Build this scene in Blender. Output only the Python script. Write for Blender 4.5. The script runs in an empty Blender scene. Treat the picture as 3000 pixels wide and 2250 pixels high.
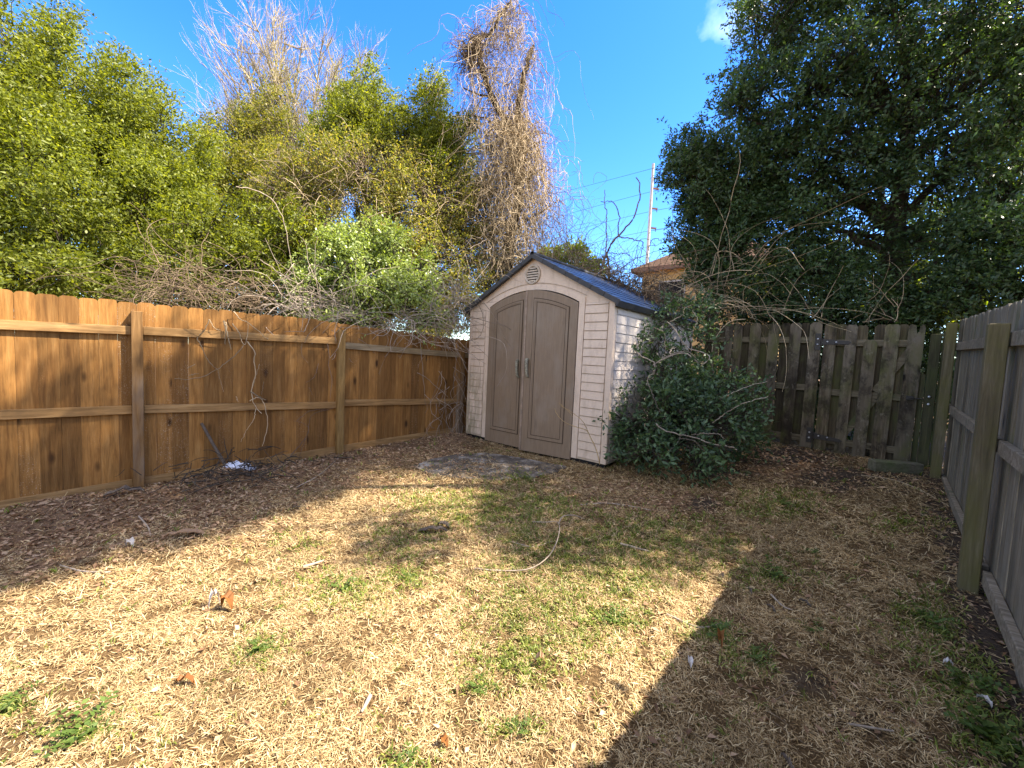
import bpy, math, random
import numpy as np
from mathutils import Vector
rng = np.random.default_rng(11)
random.seed(5)
C = bpy.context.scene.collection
PI = math.pi

# ------------------------------------------------------------------ camera and measured layout
F = 1205.5 * 1024 / 3000.0
YAW, PIT, ROL = [math.radians(a) for a in (42.725, 3.70, 2.583)]
CH, SL = 1.6, 0.06                      # eye height; the yard climbs gently towards the gate
K = 2212 / 1024.0
def cam_axes():
    cy, sy = math.cos(YAW), math.sin(YAW); cp, sp = math.cos(PIT), math.sin(PIT)
    fwd = np.array([-sy*cp, cy*cp, -sp]); r = np.array([cy, sy, 0.]); u = np.cross(r, fwd)
    c, s = math.cos(ROL), math.sin(ROL)
    return c*r + s*u, -s*r + c*u, fwd
CR, CU, CF = cam_axes()
C0 = np.array([0, 0, CH])
def ray(x, y):
    return CR*((x/K - 512)/F) - CU*((y/K - 384)/F) + CF
def G(x, y, dz=0.0):                    # a point of the measured ground
    d = ray(x, y); t = (dz - CH)/(d[2] - SL*d[1]); return C0 + t*d
def PL(x, y, P0, n):                    # a point on a measured vertical plane
    d = ray(x, y); n = np.array(n, float); return C0 + d*(((np.array(P0) - C0) @ n)/(d @ n))
def AT(x, y, dist):                     # a point at a measured ground distance
    d = ray(x, y); return C0 + d*(dist/math.hypot(d[0], d[1]))
def SC(x, y, dist):                     # metres for one measured unit there
    d = ray(x, y); return dist/math.hypot(d[0], d[1])/(F*K)

def hnoise(x, y, s, seed=0):
    """smooth value noise on arrays"""
    x = np.asarray(x, float)/s + seed*17.3; y = np.asarray(y, float)/s - seed*9.1
    xi, yi = np.floor(x).astype(int), np.floor(y).astype(int); fx, fy = x - xi, y - yi
    fx = fx*fx*(3 - 2*fx); fy = fy*fy*(3 - 2*fy)
    def h(a, b):
        v = np.sin(a*127.1 + b*311.7 + seed*74.7)*43758.5453
        return v - np.floor(v)
    return (h(xi, yi)*(1-fx) + h(xi+1, yi)*fx)*(1-fy) + (h(xi, yi+1)*(1-fx) + h(xi+1, yi+1)*fx)*fy

MOUNDS = []                             # (x, y, radius, height)
def zg(x, y):
    x = np.asarray(x, float); y = np.asarray(y, float)
    z = SL*np.clip(y, -6, 11)
    near = np.exp(-((x+2.5)**2 + (y-3)**2)/90.0)
    z = z + near*(0.035*(hnoise(x, y, 1.1, 1) - .5) + 0.018*(hnoise(x, y, .35, 2) - .5))
    for mx, my, r, h in MOUNDS:
        z = z + h*np.exp(-((x-mx)**2 + (y-my)**2)/(r*r))
    return z

# ------------------------------------------------------------------ object helpers
def tag(o, label=None, cat=None, group=None, kind=None):
    if label: o['label'] = label
    if cat: o['category'] = cat
    if group: o['group'] = group
    if kind: o['kind'] = kind
    return o
def empty(name, loc=(0, 0, 0), rz=0.0):
    o = bpy.data.objects.new(name, None); C.objects.link(o)
    o.location = [float(v) for v in loc]; o.rotation_euler = (0, 0, rz); o.empty_display_size = .2
    return o
def link(name, me, mat, parent=None):
    if mat is not None: me.materials.append(mat)
    o = bpy.data.objects.new(name, me); C.objects.link(o)
    if parent is not None: o.parent = parent
    return o
def mesh_arr(name, V, Q, mat, parent=None, smooth=False):
    """V (n,3) and Q (m,k) index arrays, one face size"""
    V = np.ascontiguousarray(V, np.float32); Q = np.ascontiguousarray(Q, np.int32)
    me = bpy.data.meshes.new(name)
    m, k = Q.shape
    me.vertices.add(len(V)); me.vertices.foreach_set('co', V.ravel())
    me.loops.add(m*k); me.loops.foreach_set('vertex_index', Q.ravel())
    me.polygons.add(m); me.polygons.foreach_set('loop_start', np.arange(0, m*k, k, dtype=np.int32))
    me.polygons.foreach_set('loop_total', np.full(m, k, np.int32))
    if smooth: me.polygons.foreach_set('use_smooth', np.ones(m, bool))
    me.update(calc_edges=True)
    return link(name, me, mat, parent)
class MB:
    """collects shapes, built as one mesh"""
    def __init__(s): s.v = []; s.f = []; s.sm = []
    def add(s, vs, fs, smooth=False):
        n = len(s.v); s.v += [tuple(float(c) for c in p) for p in vs]
        s.f += [tuple(i + n for i in f) for f in fs]; s.sm += [smooth]*len(fs)
        return s
    def box(s, a, b, bev=0.0, jit=0.0):
        (x0, y0, z0), (x1, y1, z1) = a, b
        if bev <= 0:
            vs = [(x0,y0,z0),(x1,y0,z0),(x1,y1,z0),(x0,y1,z0),(x0,y0,z1),(x1,y0,z1),(x1,y1,z1),(x0,y1,z1)]
            return s.add(vs, [(0,3,2,1),(4,5,6,7),(0,1,5,4),(1,2,6,5),(2,3,7,6),(3,0,4,7)])
        e = bev; c = []
        idx = {}
        for ix, (X, sx) in enumerate(((x0, 1), (x1, -1))):
            for iy, (Y, sy) in enumerate(((y0, 1), (y1, -1))):
                for iz, (Z, sz) in enumerate(((z0, 1), (z1, -1))):
                    for ax in range(3):
                        p = [X + sx*e, Y + sy*e, Z + sz*e]; p[ax] = (X, Y, Z)[ax]
                        idx[ix, iy, iz, ax] = len(c); c.append(p)
        f = []
        for ax in range(3):
            o = [k for k in range(3) if k != ax]
            for side in (0, 1):
                q = []
                for (i, j) in ((0, 0), (1, 0), (1, 1), (0, 1)):
                    k = [0, 0, 0]; k[ax] = side; k[o[0]] = i; k[o[1]] = j
                    q.append(idx[k[0], k[1], k[2], ax])
                flip = (side == 0) ^ (ax == 1)
                f.append(tuple(q[::-1]) if flip else tuple(q))
        for ax in range(3):                                          # edge strips
            o = [k for k in range(3) if k != ax]
            for (i, j) in ((0, 0), (0, 1), (1, 0), (1, 1)):
                k0 = [0, 0, 0]; k0[o[0]] = i; k0[o[1]] = j; k1 = k0[:]; k1[ax] = 1
                f.append((idx[k0[0],k0[1],k0[2],o[0]], idx[k1[0],k1[1],k1[2],o[0]], idx[k1[0],k1[1],k1[2],o[1]], idx[k0[0],k0[1],k0[2],o[1]]))
        for i in (0, 1):
            for j in (0, 1):
                for k in (0, 1): f.append(tuple(idx[i, j, k, a] for a in range(3)))
        return s.add(c, f)
    def prism(s, poly, y0, y1, ax=1):
        """outline poly in the two other axes, extruded along axis ax"""
        n = len(poly); vs = []
        for y in (y0, y1):
            for a, b in poly:
                vs.append({1: (a, y, b), 0: (y, a, b), 2: (a, b, y)}[ax])
        fs = [tuple(range(n)), tuple(range(2*n-1, n-1, -1))]
        for i in range(n):
            j = (i+1) % n; fs.append((i, i+n, j+n, j))
        return s.add(vs, fs)
    def lathe(s, prof, c, n=16, ax=2):
        vs = []; fs = []
        for (r, h) in prof:
            for k in range(n):
                a = 2*PI*k/n; q = (r*math.cos(a), r*math.sin(a), h)
                if ax == 1: q = (q[0], q[2], q[1])
                if ax == 0: q = (q[2], q[0], q[1])
                vs.append((c[0]+q[0], c[1]+q[1], c[2]+q[2]))
        m = len(prof)
        for i in range(m-1):
            for k in range(n):
                fs.append((i*n+k, i*n+(k+1) % n, (i+1)*n+(k+1) % n, (i+1)*n+k))
        fs.append(tuple(range(n-1, -1, -1))); fs.append(tuple((m-1)*n+k for k in range(n)))
        return s.add(vs, fs, True)
    def tube(s, pts, rad, n=6):
        V, Q = tubes_one(np.array(pts, float), rad, n)
        return s.add(V, [tuple(q) for q in Q], True)
    def bar(s, p0, p1, w, d, up=(0, 0, 1)):
        """square bar between two points: width w along up-ish, depth d across"""
        p0 = np.array(p0, float); p1 = np.array(p1, float); t = p1 - p0; t /= np.linalg.norm(t)
        a = np.cross(t, up); a /= np.linalg.norm(a); b = np.cross(a, t)
        vs = [p + a*sa*d/2 + b*sb*w/2 for p in (p0, p1) for sa, sb in ((-1,-1),(1,-1),(1,1),(-1,1))]
        return s.add(vs, [(0,1,2,3),(7,6,5,4),(0,4,5,1),(1,5,6,2),(2,6,7,3),(3,7,4,0)])
    def build(s, name, mat, parent=None, bevel=0.0):
        me = bpy.data.meshes.new(name); me.from_pydata(s.v, [], s.f)
        me.polygons.foreach_set('use_smooth', np.array(s.sm, bool)); me.update()
        import bmesh
        b = bmesh.new(); b.from_mesh(me); bmesh.ops.recalc_face_normals(b, faces=b.faces); b.to_mesh(me); b.free()
        o = link(name, me, mat, parent)
        if bevel > 0:
            m = o.modifiers.new('edge', 'BEVEL'); m.width = bevel; m.segments = 1; m.limit_method = 'ANGLE'; m.angle_limit = .7
        return o
def frames(T):
    T = T/np.maximum(np.linalg.norm(T, axis=-1, keepdims=True), 1e-9)
    ref = np.where(np.abs(T[..., 2:3]) > .9, np.array([1., .2, 0]), np.array([.1, .2, 1.]))
    A = np.cross(T, ref); A /= np.maximum(np.linalg.norm(A, axis=-1, keepdims=True), 1e-9)
    return A, np.cross(T, A)
def tubes(P, R, n=3):
    """P (N,M,3) strands, R (N,M) radii -> V, quads"""
    N, M_, _ = P.shape
    T = np.gradient(P, axis=1); A, B = frames(T)
    ang = np.arange(n)*2*PI/n
    V = P[:, :, None, :] + R[:, :, None, None]*(A[:, :, None, :]*np.cos(ang)[None, None, :, None] + B[:, :, None, :]*np.sin(ang)[None, None, :, None])
    b = (np.arange(N)*M_*n)[:, None, None] + (np.arange(M_-1)*n)[None, :, None]
    k = np.arange(n)[None, None, :]; k2 = (k + 1) % n
    Q = np.stack(np.broadcast_arrays(b+k, b+k2, b+n+k2, b+n+k), -1).reshape(-1, 4)
    return V.reshape(-1, 3), Q
def tubes_one(P, rad, n=6):
    if np.ndim(rad) == 1 and len(rad) == 2: R = np.linspace(rad[0], rad[1], len(P))
    else: R = np.broadcast_to(np.asarray(rad, float), (len(P),))
    return tubes(P[None], np.asarray(R, float)[None], n)
def smooth_path(pts, n=24):
    """Catmull-Rom through points"""
    P = np.array(pts, float); P = np.vstack([2*P[0]-P[1], P, 2*P[-1]-P[-2]])
    out = []; m = len(P) - 3
    for t in np.linspace(0, m - 1e-6, n):
        i = int(t); f = t - i; a, b, c, d = P[i:i+4]
        out.append(.5*((2*b) + (c-a)*f + (2*a-5*b+4*c-d)*f*f + (3*b-a-3*c+d)*f**3))
    return np.array(out)
def join(*VQ):
    Vs, Qs, n = [], [], 0
    for V, Q in VQ:
        Vs.append(V); Qs.append(Q + n); n += len(V)
    return np.vstack(Vs), np.vstack(Qs)
def copy_tree(o, parent=None):
    c = o.copy(); C.objects.link(c)
    if parent is not None: c.parent = parent
    for ch in list(o.children): copy_tree(ch, c)
    return c
def unit(v): return v/np.maximum(np.linalg.norm(v, axis=-1, keepdims=True), 1e-9)
def rdir(n): return unit(rng.normal(size=(n, 3)))

# ------------------------------------------------------------------ materials
class NT:
    def __init__(s, name):
        s.m = bpy.data.materials.new(name); s.m.use_nodes = True; s.t = s.m.node_tree
        s.b = s.t.nodes['Principled BSDF']; s.out = s.t.nodes['Material Output']
    def n(s, typ, **kw):
        o = s.t.nodes.new(typ)
        for k, v in kw.items():
            if k in o.inputs.keys() if isinstance(k, str) else False: pass
            setattr(o, k, v)
        return o
    def l(s, a, b): s.t.links.new(a, b)
    def coord(s, scale=(1, 1, 1), out='Object', island=0.0):
        tc = s.n('ShaderNodeTexCoord'); mp = s.n('ShaderNodeMapping'); mp.inputs['Scale'].default_value = scale
        src = tc.outputs[out]
        if island:
            g = s.n('ShaderNodeNewGeometry'); mu = s.n('ShaderNodeVectorMath', operation='SCALE'); mu.inputs[0].default_value = (7.3, 3.1, 5.7)
            s.l(g.outputs['Random Per Island'], mu.inputs['Scale'])
            m2 = s.n('ShaderNodeVectorMath', operation='SCALE'); m2.inputs['Scale'].default_value = island; s.l(mu.outputs[0], m2.inputs[0])
            ad = s.n('ShaderNodeVectorMath', operation='ADD'); s.l(src, ad.inputs[0]); s.l(m2.outputs[0], ad.inputs[1]); src = ad.outputs[0]
        s.l(src, mp.inputs['Vector']); return mp.outputs[0]
    def noise(s, vec, scale, detail=4, rough=.6, dist=0.0):
        o = s.n('ShaderNodeTexNoise'); o.inputs['Scale'].default_value = scale; o.inputs['Detail'].default_value = detail
        o.inputs['Roughness'].default_value = rough; o.inputs['Distortion'].default_value = dist
        if vec is not None: s.l(vec, o.inputs['Vector'])
        return o.outputs['Fac']
    def ramp(s, fac, stops):
        r = s.n('ShaderNodeValToRGB'); e = r.color_ramp.elements
        while len(e) < len(stops): e.new(.5)
        for el, (p, c) in zip(e, stops):
            el.position = p; el.color = (c, c, c, 1) if np.isscalar(c) else (*c, 1)
        s.l(fac, r.inputs['Fac']); return r.outputs['Color']
    def mix(s, fac, a, b, mode='MIX'):
        m = s.n('ShaderNodeMix', data_type='RGBA', blend_type=mode)
        for sock, v in ((0, fac), (6, a), (7, b)):
            if isinstance(v, (int, float)): m.inputs[sock].default_value = v
            elif isinstance(v, tuple): m.inputs[sock].default_value = (*v, 1)
            else: s.l(v, m.inputs[sock])
        return m.outputs[2]
    def math(s, op, a, b=0.0):
        m = s.n('ShaderNodeMath', operation=op)
        for i, v in enumerate((a, b)):
            if isinstance(v, (int, float)): m.inputs[i].default_value = v
            else: s.l(v, m.inputs[i])
        return m.outputs[0]
    def island(s): return s.n('ShaderNodeNewGeometry').outputs['Random Per Island']
    def bump(s, h, strength=.4, dist=.005):
        b = s.n('ShaderNodeBump'); b.inputs['Strength'].default_value = strength; b.inputs['Distance'].default_value = dist
        s.l(h, b.inputs['Height']); s.l(b.outputs[0], s.b.inputs['Normal'])
    def col(s, c):
        if isinstance(c, tuple): s.b.inputs['Base Color'].default_value = (*c, 1)
        else: s.l(c, s.b.inputs['Base Color'])
    def done(s, rough=.8, spec=.3, metal=0.0):
        s.b.inputs['Roughness'].default_value = rough; s.b.inputs['Specular IOR Level'].default_value = spec
        s.b.inputs['Metallic'].default_value = metal; return s.m

def wood(name, dark, mid, light, axis=2, moss=None, speck=0.0, blotch=0.0, knots=True, rough=.85, var=.35, grey=None, mossamt=.5):
    t = NT(name); st = [14.0, 14.0, 14.0]; st[axis] = .9
    v = t.coord(tuple(st), island=3.0)
    g = t.noise(v, 2.2, 6, .65, .6)
    c = t.ramp(g, [(.25, dark), (.5, mid), (.75, light)])
    g2 = t.noise(v, 9.0, 3, .7)
    c = t.mix(.45, c, t.ramp(g2, [(.3, .35), (.65, 1.0)]), 'MULTIPLY')
    isl = t.island()
    c = t.mix(1.0, c, t.ramp(isl, [(0, 1 - var), (.5, 1.0), (1, 1 + var*.35)]), 'MULTIPLY')
    big = t.noise(t.coord((1, 1, .6), island=2.0), 2.3, 4, .6)
    c = t.mix(t.ramp(big, [(.45, 0.0), (.72, .75)]), c, t.mix(.6, c, dark))
    if grey is not None:
        gm = t.noise(t.coord((3, 3, .8), island=5.0), 1.1, 4, .6)
        c = t.mix(t.ramp(gm, [(.45, 0.0), (.62, .8)]), c, grey)
    if knots:
        ks = [5.0, 5.0, 5.0]; ks[axis] = 2.0
        vo = t.n('ShaderNodeTexVoronoi'); vo.inputs['Scale'].default_value = .8; t.l(t.coord(tuple(ks), island=4.0), vo.inputs['Vector'])
        k = t.ramp(vo.outputs['Distance'], [(.05, 1.0), (.13, 0.0)])
        c = t.mix(k, c, tuple(x*.35 for x in dark))
    if moss is not None:
        mn = t.noise(t.coord((2, 2, 1.1), island=1.0), 1.6, 5, .65)
        c = t.mix(t.ramp(mn, [(.6 - mossamt*.25, 0.0), (.72 - mossamt*.1, .85)]), c, moss)
    if blotch:
        b1 = t.noise(t.coord((1, 1, .55), island=6.0), 5.5, 7, .72, .4)
        c = t.mix(t.ramp(b1, [(.47, 0.0), (.60, blotch)]), c, tuple(x*.55 for x in dark))
        b2 = t.noise(t.coord((1, 1, .7), island=8.0), 9.0, 6, .75)
        c = t.mix(t.ramp(b2, [(.58, 0.0), (.68, blotch*.8)]), c, (.22, .195, .145))
    if speck:
        sn = t.noise(t.coord((1, 1, .6)), 170.0, 2, .5); area = t.noise(t.coord((1.6, 1.6, .5), island=3.0), 1.4, 2, .5)
        sf = t.math('MULTIPLY', t.ramp(sn, [(.63, 0.0), (.68, 1.0)]), t.ramp(area, [(.56, 0.0), (.70, speck)]))
        c = t.mix(sf, c, (.62, .58, .48))
    t.col(c); t.bump(t.math('ADD', g, t.math('MULTIPLY', g2, .5)), .35, .006)
    return t.done(rough, .25)

M = {}
cd, cm, cl = (.145, .062, .015), (.29, .138, .035), (.42, .225, .072)
M['cedar'] = wood('cedar_boards', cd, cm, cl, 2, speck=.5, var=.45)
M['cedar_rail'] = wood('cedar_rail', (.15, .08, .028), (.30, .17, .062), (.42, .26, .11), 0, knots=True)
M['cedar_rail_grey'] = wood('weathered_rail', (.12, .085, .045), (.26, .19, .105), (.36, .28, .17), 0)
M['cedar_post'] = wood('cedar_post', (.12, .06, .02), (.26, .14, .048), (.37, .21, .08), 2, grey=(.20, .155, .11))
M['pine_post'] = wood('treated_pine_post', (.16, .085, .026), (.31, .185, .06), (.42, .28, .11), 2)
gd, gm_, gl = (.024, .017, .010), (.112, .085, .052), (.27, .215, .14)
M['grey_board'] = wood('mossy_grey_boards', gd, gm_, gl, 2, moss=(.085, .088, .024), var=.5, grey=(.15, .125, .09), mossamt=.5, blotch=.7)
M['grey_back'] = wood('shaded_back_boards', (.020, .015, .008), (.076, .058, .033), (.165, .13, .078), 2, moss=(.065, .07, .02), var=.5)  # darker copy of the front boards, shade put into the colour
M['grey_rail'] = wood('grey_rail', (.045, .036, .020), (.12, .098, .060), (.21, .175, .115), 0, moss=(.05, .065, .02), mossamt=.2)
M['fence_board'] = wood('silver_boards', (.075, .060, .036), (.225, .188, .130), (.36, .305, .22), 2, var=.5, moss=(.12, .115, .055), mossamt=.15, grey=(.19, .168, .125), blotch=.25)
M['fence_rail'] = wood('silver_rail', (.075, .060, .038), (.22, .18, .125), (.36, .31, .23), 0, moss=(.05, .07, .035), mossamt=.1)
M['moss_post'] = wood('mossy_post', (.06, .046, .024), (.165, .132, .072), (.27, .225, .14), 2, moss=(.115, .105, .028), mossamt=.7)
M['wet_post'] = wood('green_post', (.028, .026, .012), (.078, .072, .034), (.13, .12, .062), 2, moss=(.058, .07, .018), mossamt=.8)
M['timber'] = wood('mossy_timber', (.05, .042, .028), (.13, .115, .08), (.20, .18, .13), 0, moss=(.085, .105, .04), mossamt=.6)
M['stick'] = wood('stick_wood', (.06, .045, .035), (.13, .10, .075), (.20, .16, .12), 2, knots=False)

def plain(name, col, rough=.6, spec=.4, nscale=8.0, var=.25, metal=0.0, bump=0.0):
    t = NT(name); v = t.coord(); n = t.noise(v, nscale, 5, .65)
    t.col(t.mix(1.0, col, t.ramp(n, [(.25, 1 - var), (.75, 1 + var*.6)]), 'MULTIPLY'))
    if bump: t.bump(n, bump, .004)
    return t.done(rough, spec, metal)
M['iron'] = plain('black_iron', (.030, .025, .021), .55, .4, 30)
M['bolt'] = plain('zinc_bolt', (.45, .45, .46), .4, .5, 30, metal=.8)
M['handle'] = plain('lichen_grey_handle', (.27, .25, .18), .7, .3, 40, .8)
M['gap'] = plain('black_plastic_base', (.012, .012, .012), .8, .2)
M['poly_white'] = plain('white_plastic_bag', (.72, .74, .80), .35, .5, 20, .15, bump=.6)
M['paper'] = plain('white_scrap', (.52, .48, .44), .6, .3, 20, .2)
M['pole'] = plain('pale_pole', (.45, .43, .42), .6, .3, 2)
M['wire'] = plain('dark_wire', (.03, .03, .035), .6, .3)
M['stucco'] = plain('tan_stucco', (.52, .35, .16), .9, .1, 6, .15)
M['houseroof'] = plain('brown_shingle', (.26, .165, .11), .9, .1, 5, .4)
M['eave'] = plain('brown_eave', (.20, .11, .07), .7, .3, 5)

def shed_wall(name, col, stain, grime):
    t = NT(name); v = t.coord((6, 6, 40)); gr = t.noise(v, 3.0, 5, .6)
    c = t.mix(1.0, col, t.ramp(gr, [(.3, .90), (.7, 1.05)]), 'MULTIPLY')
    big = t.noise(t.coord((5, 5, 1.6)), 2.0, 6, .68)
    c = t.mix(t.ramp(big, [(.5, 0.0), (.72, grime)]), c, stain)
    sp = t.n('ShaderNodeSeparateXYZ'); t.l(t.coord(), sp.inputs[0])
    low = t.ramp(t.math('MULTIPLY', sp.outputs['Z'], .5), [(.0, 1.0), (.40, .85), (.60, 0.0)])
    st = t.noise(t.coord((14, 14, 2.2)), 1.2, 6, .7)
    lx = t.ramp(t.math('MULTIPLY', sp.outputs['X'], .4), [(.0, 1.0), (.22, .12)])
    f = t.math('MULTIPLY', t.math('MULTIPLY', low, t.ramp(st, [(.38, 0.0), (.60, 1.0)])), lx)
    c = t.mix(f, c, (.16, .145, .07))
    t.col(c); t.bump(gr, .25, .003)
    return t.done(.55, .35)
M['shed'] = shed_wall('beige_resin', (.63, .50, .385), (.42, .315, .225), .8)
M['groove'] = plain('darker_groove', (.42, .325, .24), .8, .2, 12, .4)
M['doorshade'] = plain('door_shade_line', (.075, .050, .032), .7, .2, 12, .3)  # dark brown standing in for shade along the door mouldings
M['shedside'] = shed_wall('pale_resin', (.58, .51, .45), (.38, .31, .25), .4)
def door_mat():
    t = NT('brown_resin_door'); gr = t.noise(t.coord((30, 30, 2.5)), 2.0, 5, .65)
    c = t.mix(1.0, (.205, .146, .094), t.ramp(gr, [(.3, .82), (.7, 1.1)]), 'MULTIPLY')
    bl = t.noise(t.coord((2.5, 2.5, 1.2)), 1.6, 5, .65)
    c = t.mix(t.ramp(bl, [(.48, 0.0), (.7, .6)]), c, (.235, .19, .145))
    st = t.noise(t.coord((14, 14, 1.2)), 1.3, 5, .7)
    c = t.mix(t.ramp(st, [(.60, 0.0), (.72, .5)]), c, (.075, .06, .04))
    t.col(c); t.bump(gr, .25, .003); return t.done(.55, .35)
M['door'] = door_mat()
M['doorstrip'] = plain('worn_door_edge', (.27, .20, .145), .6, .3, 9, .5)
M['vent'] = plain('vent_resin', (.50, .42, .33), .6, .3, 14, .4)
def roof_mat():
    t = NT('slate_resin_roof'); n = t.noise(t.coord((3, 14, 14)), 2.5, 5, .65)
    c = t.mix(1.0, (.048, .072, .135), t.ramp(t.island(), [(0, .72), (1, 1.25)]), 'MULTIPLY')  # base made bluer to carry the sky's reflection
    c = t.mix(t.ramp(n, [(.45, 0.0), (.75, .6)]), c, (.11, .115, .13))
    t.col(c); t.bump(n, .3, .003); return t.done(.30, .6)
M['roof'] = roof_mat()
M['fascia'] = plain('charcoal_fascia', (.045, .045, .048), .6, .35, 12, .4)

def leaf_mat(name, a, b, c, trans=.3, rough=.5, spec=.4, tcol=None, scale=.6):
    t = NT(name); col = t.ramp(t.island(), [(0, a), (.55, b), (1, c)])
    big = t.noise(t.coord(), scale, 3, .6)
    col = t.mix(1.0, col, t.ramp(big, [(.3, .75), (.7, 1.2)]), 'MULTIPLY')
    t.col(col); t.done(rough, spec)
    tr = t.n('ShaderNodeBsdfTranslucent')
    t.l(t.mix(1.0, col, tcol or (1.9, 2.0, .7), 'MULTIPLY'), tr.inputs['Color'])
    mx = t.n('ShaderNodeMixShader'); mx.inputs[0].default_value = trans
    t.l(t.b.outputs[0], mx.inputs[1]); t.l(tr.outputs[0], mx.inputs[2]); t.l(mx.outputs[0], t.out.inputs['Surface'])
    return t.m
M['laurel'] = leaf_mat('laurel_leaf', (.026, .050, .020), (.046, .084, .032), (.080, .125, .042), .28, .42, .35)
M['myrtle'] = leaf_mat('myrtle_leaf', (.074, .096, .011), (.132, .158, .019), (.225, .245, .042), .42, .5, .3, (2.1, 2.0, .6))
M['olive'] = leaf_mat('olive_leaf', (.10, .108, .018), (.17, .165, .03), (.27, .23, .045), .40, .5, .3)
M['vinegreen'] = leaf_mat('vine_leaf', (.11, .12, .026), (.19, .19, .04), (.33, .25, .07), .40, .5, .3)
M['privet'] = leaf_mat('privet_leaf', (.115, .155, .036), (.22, .275, .070), (.36, .41, .15), .30, .36, .5)
M['shrubleaf'] = leaf_mat('dark_shrub_leaf', (.036, .068, .030), (.064, .11, .048), (.115, .17, .075), .22, .45, .35)
M['backlit'] = leaf_mat('bright_leaf', (.09, .12, .012), (.14, .18, .015), (.2, .22, .03), .5, .5, .3)
M['weed'] = leaf_mat('weed_leaf', (.05, .085, .016), (.085, .135, .026), (.14, .19, .045), .3, .5, .3)
M['mossgrass'] = leaf_mat('green_grass', (.07, .10, .014), (.14, .175, .028), (.25, .265, .06), .3, .5, .3)
M['straw'] = leaf_mat('straw', (.14, .076, .028), (.42, .292, .135), (.68, .535, .30), .15, .6, .3, (1.2, 1.1, .9), 1.3)
M['litter'] = leaf_mat('brown_leaf', (.125, .066, .033), (.33, .20, .112), (.48, .34, .21), .15, .65, .3, (1.3, 1.0, .7), 1.0)
M['deadleaf'] = leaf_mat('orange_leaf', (.16, .06, .02), (.24, .10, .03), (.32, .15, .05), .25, .5, .3, (1.3, 1.0, .6))
def bark(name, a, b, isl=0.4):
    t = NT(name); n = t.noise(t.coord((3, 3, .8)), 5.0, 5, .65)
    c = t.ramp(n, [(.3, a), (.7, b)])
    c = t.mix(1.0, c, t.ramp(t.island(), [(0, 1 - isl), (1, 1 + isl)]), 'MULTIPLY')
    t.col(c); t.bump(n, .5, .01); return t.done(.85, .2)
M['bark'] = bark('dark_bark', (.030, .024, .018), (.075, .060, .046))
M['barkpale'] = bark('pale_bark', (.24, .195, .11), (.45, .38, .25))
M['twig'] = bark('bare_twig', (.19, .15, .11), (.40, .33, .26), .45)
M['vine'] = bark('dry_vine', (.23, .170, .100), (.49, .390, .255), .5)
M['vinebrown'] = bark('brown_vine', (.10, .07, .045), (.22, .16, .105), .5)
M['redtwig'] = bark('grey_twig', (.12, .09, .07), (.24, .19, .16), .4)

def ground_mat():
    t = NT('yard_soil'); v = t.coord()
    n1 = t.noise(v, 2.2, 6, .65); n2 = t.noise(v, 60.0, 6, .75); n3 = t.noise(v, 210.0, 3, .6)
    straw = t.ramp(n2, [(.25, (.040, .022, .010)), (.5, (.135, .083, .036)), (.75, (.30, .205, .10))])
    straw = t.mix(t.ramp(n3, [(.35, .6), (.6, 0.0)]), straw, (.06, .04, .02))
    soil = t.ramp(n2, [(.3, (.026, .018, .013)), (.7, (.105, .078, .056))])
    lit = t.ramp(n2, [(.25, (.055, .034, .022)), (.5, (.19, .115, .065)), (.75, (.36, .24, .14))])
    at = t.n('ShaderNodeAttribute', attribute_name='cover'); sp = t.n('ShaderNodeSeparateColor'); t.l(at.outputs['Color'], sp.inputs[0])
    w = t.math('ADD', t.math('MULTIPLY', t.math('SUBTRACT', n1, .5), .6), 0.0)
    def edge(ch): return t.ramp(t.math('ADD', sp.outputs[ch], w), [(.3, 0.0), (.65, 1.0)])
    c = t.mix(edge(2), straw, lit); c = t.mix(edge(0), c, soil)
    c = t.mix(t.math('MULTIPLY', edge(1), .55), c, (.055, .070, .016))
    t.col(c); t.bump(t.math('ADD', n2, t.math('MULTIPLY', n3, .5)), .8, .02)
    return t.done(.95, .1)
M['ground'] = ground_mat()
def pad_mat():
    t = NT('old_concrete'); n = t.noise(t.coord(), 5.0, 6, .65); n2 = t.noise(t.coord(), 40.0, 4, .7)
    c = t.ramp(n, [(.35, (.040, .033, .026)), (.52, (.12, .10, .08)), (.68, (.34, .31, .27))])
    c = t.mix(.5, c, t.ramp(n2, [(.3, .5), (.7, 1.1)]), 'MULTIPLY'); t.col(c); t.bump(n2, .6, .006); return t.done(.9, .2)
M['pad'] = pad_mat()

# ------------------------------------------------------------------ ground
for (px, py, r, h) in ((330, 1085, .30, .10), (480, 1045, .28, .16), (60, 1120, .35, .07), (620, 1030, .3, .06), (975, 955, .28, .12), (850, 990, .35, .04), (180, 1100, .3, .07)):
    p = G(px, py); MOUNDS.append((p[0], p[1], r, h))
def seg(*pts): return np.array([G(x, y)[:2] for x, y in pts])
def blob(x, y, cx, cy, rx, ry):
    """measured ellipse on the ground (centre and half sizes), soft"""
    c = G(cx, cy); a = G(cx+rx, cy) - c; b = G(cx, cy-ry) - c
    A = np.array([[a[0], b[0]], [a[1], b[1]]]); I = np.linalg.inv(A)
    u = I[0, 0]*(x-c[0]) + I[0, 1]*(y-c[1]); v = I[1, 0]*(x-c[0]) + I[1, 1]*(y-c[1])
    return np.exp(-(u*u + v*v)*.9)
FX0, FY0, FX1, FY1 = -5.86, .2, -5.44, 4.4
def dist_left(x, y):                     # distance into the yard from the brown fence
    t = (y - FY0)/(FY1 - FY0); return x - (FX0 + (FX1 - FX0)*t)
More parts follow.
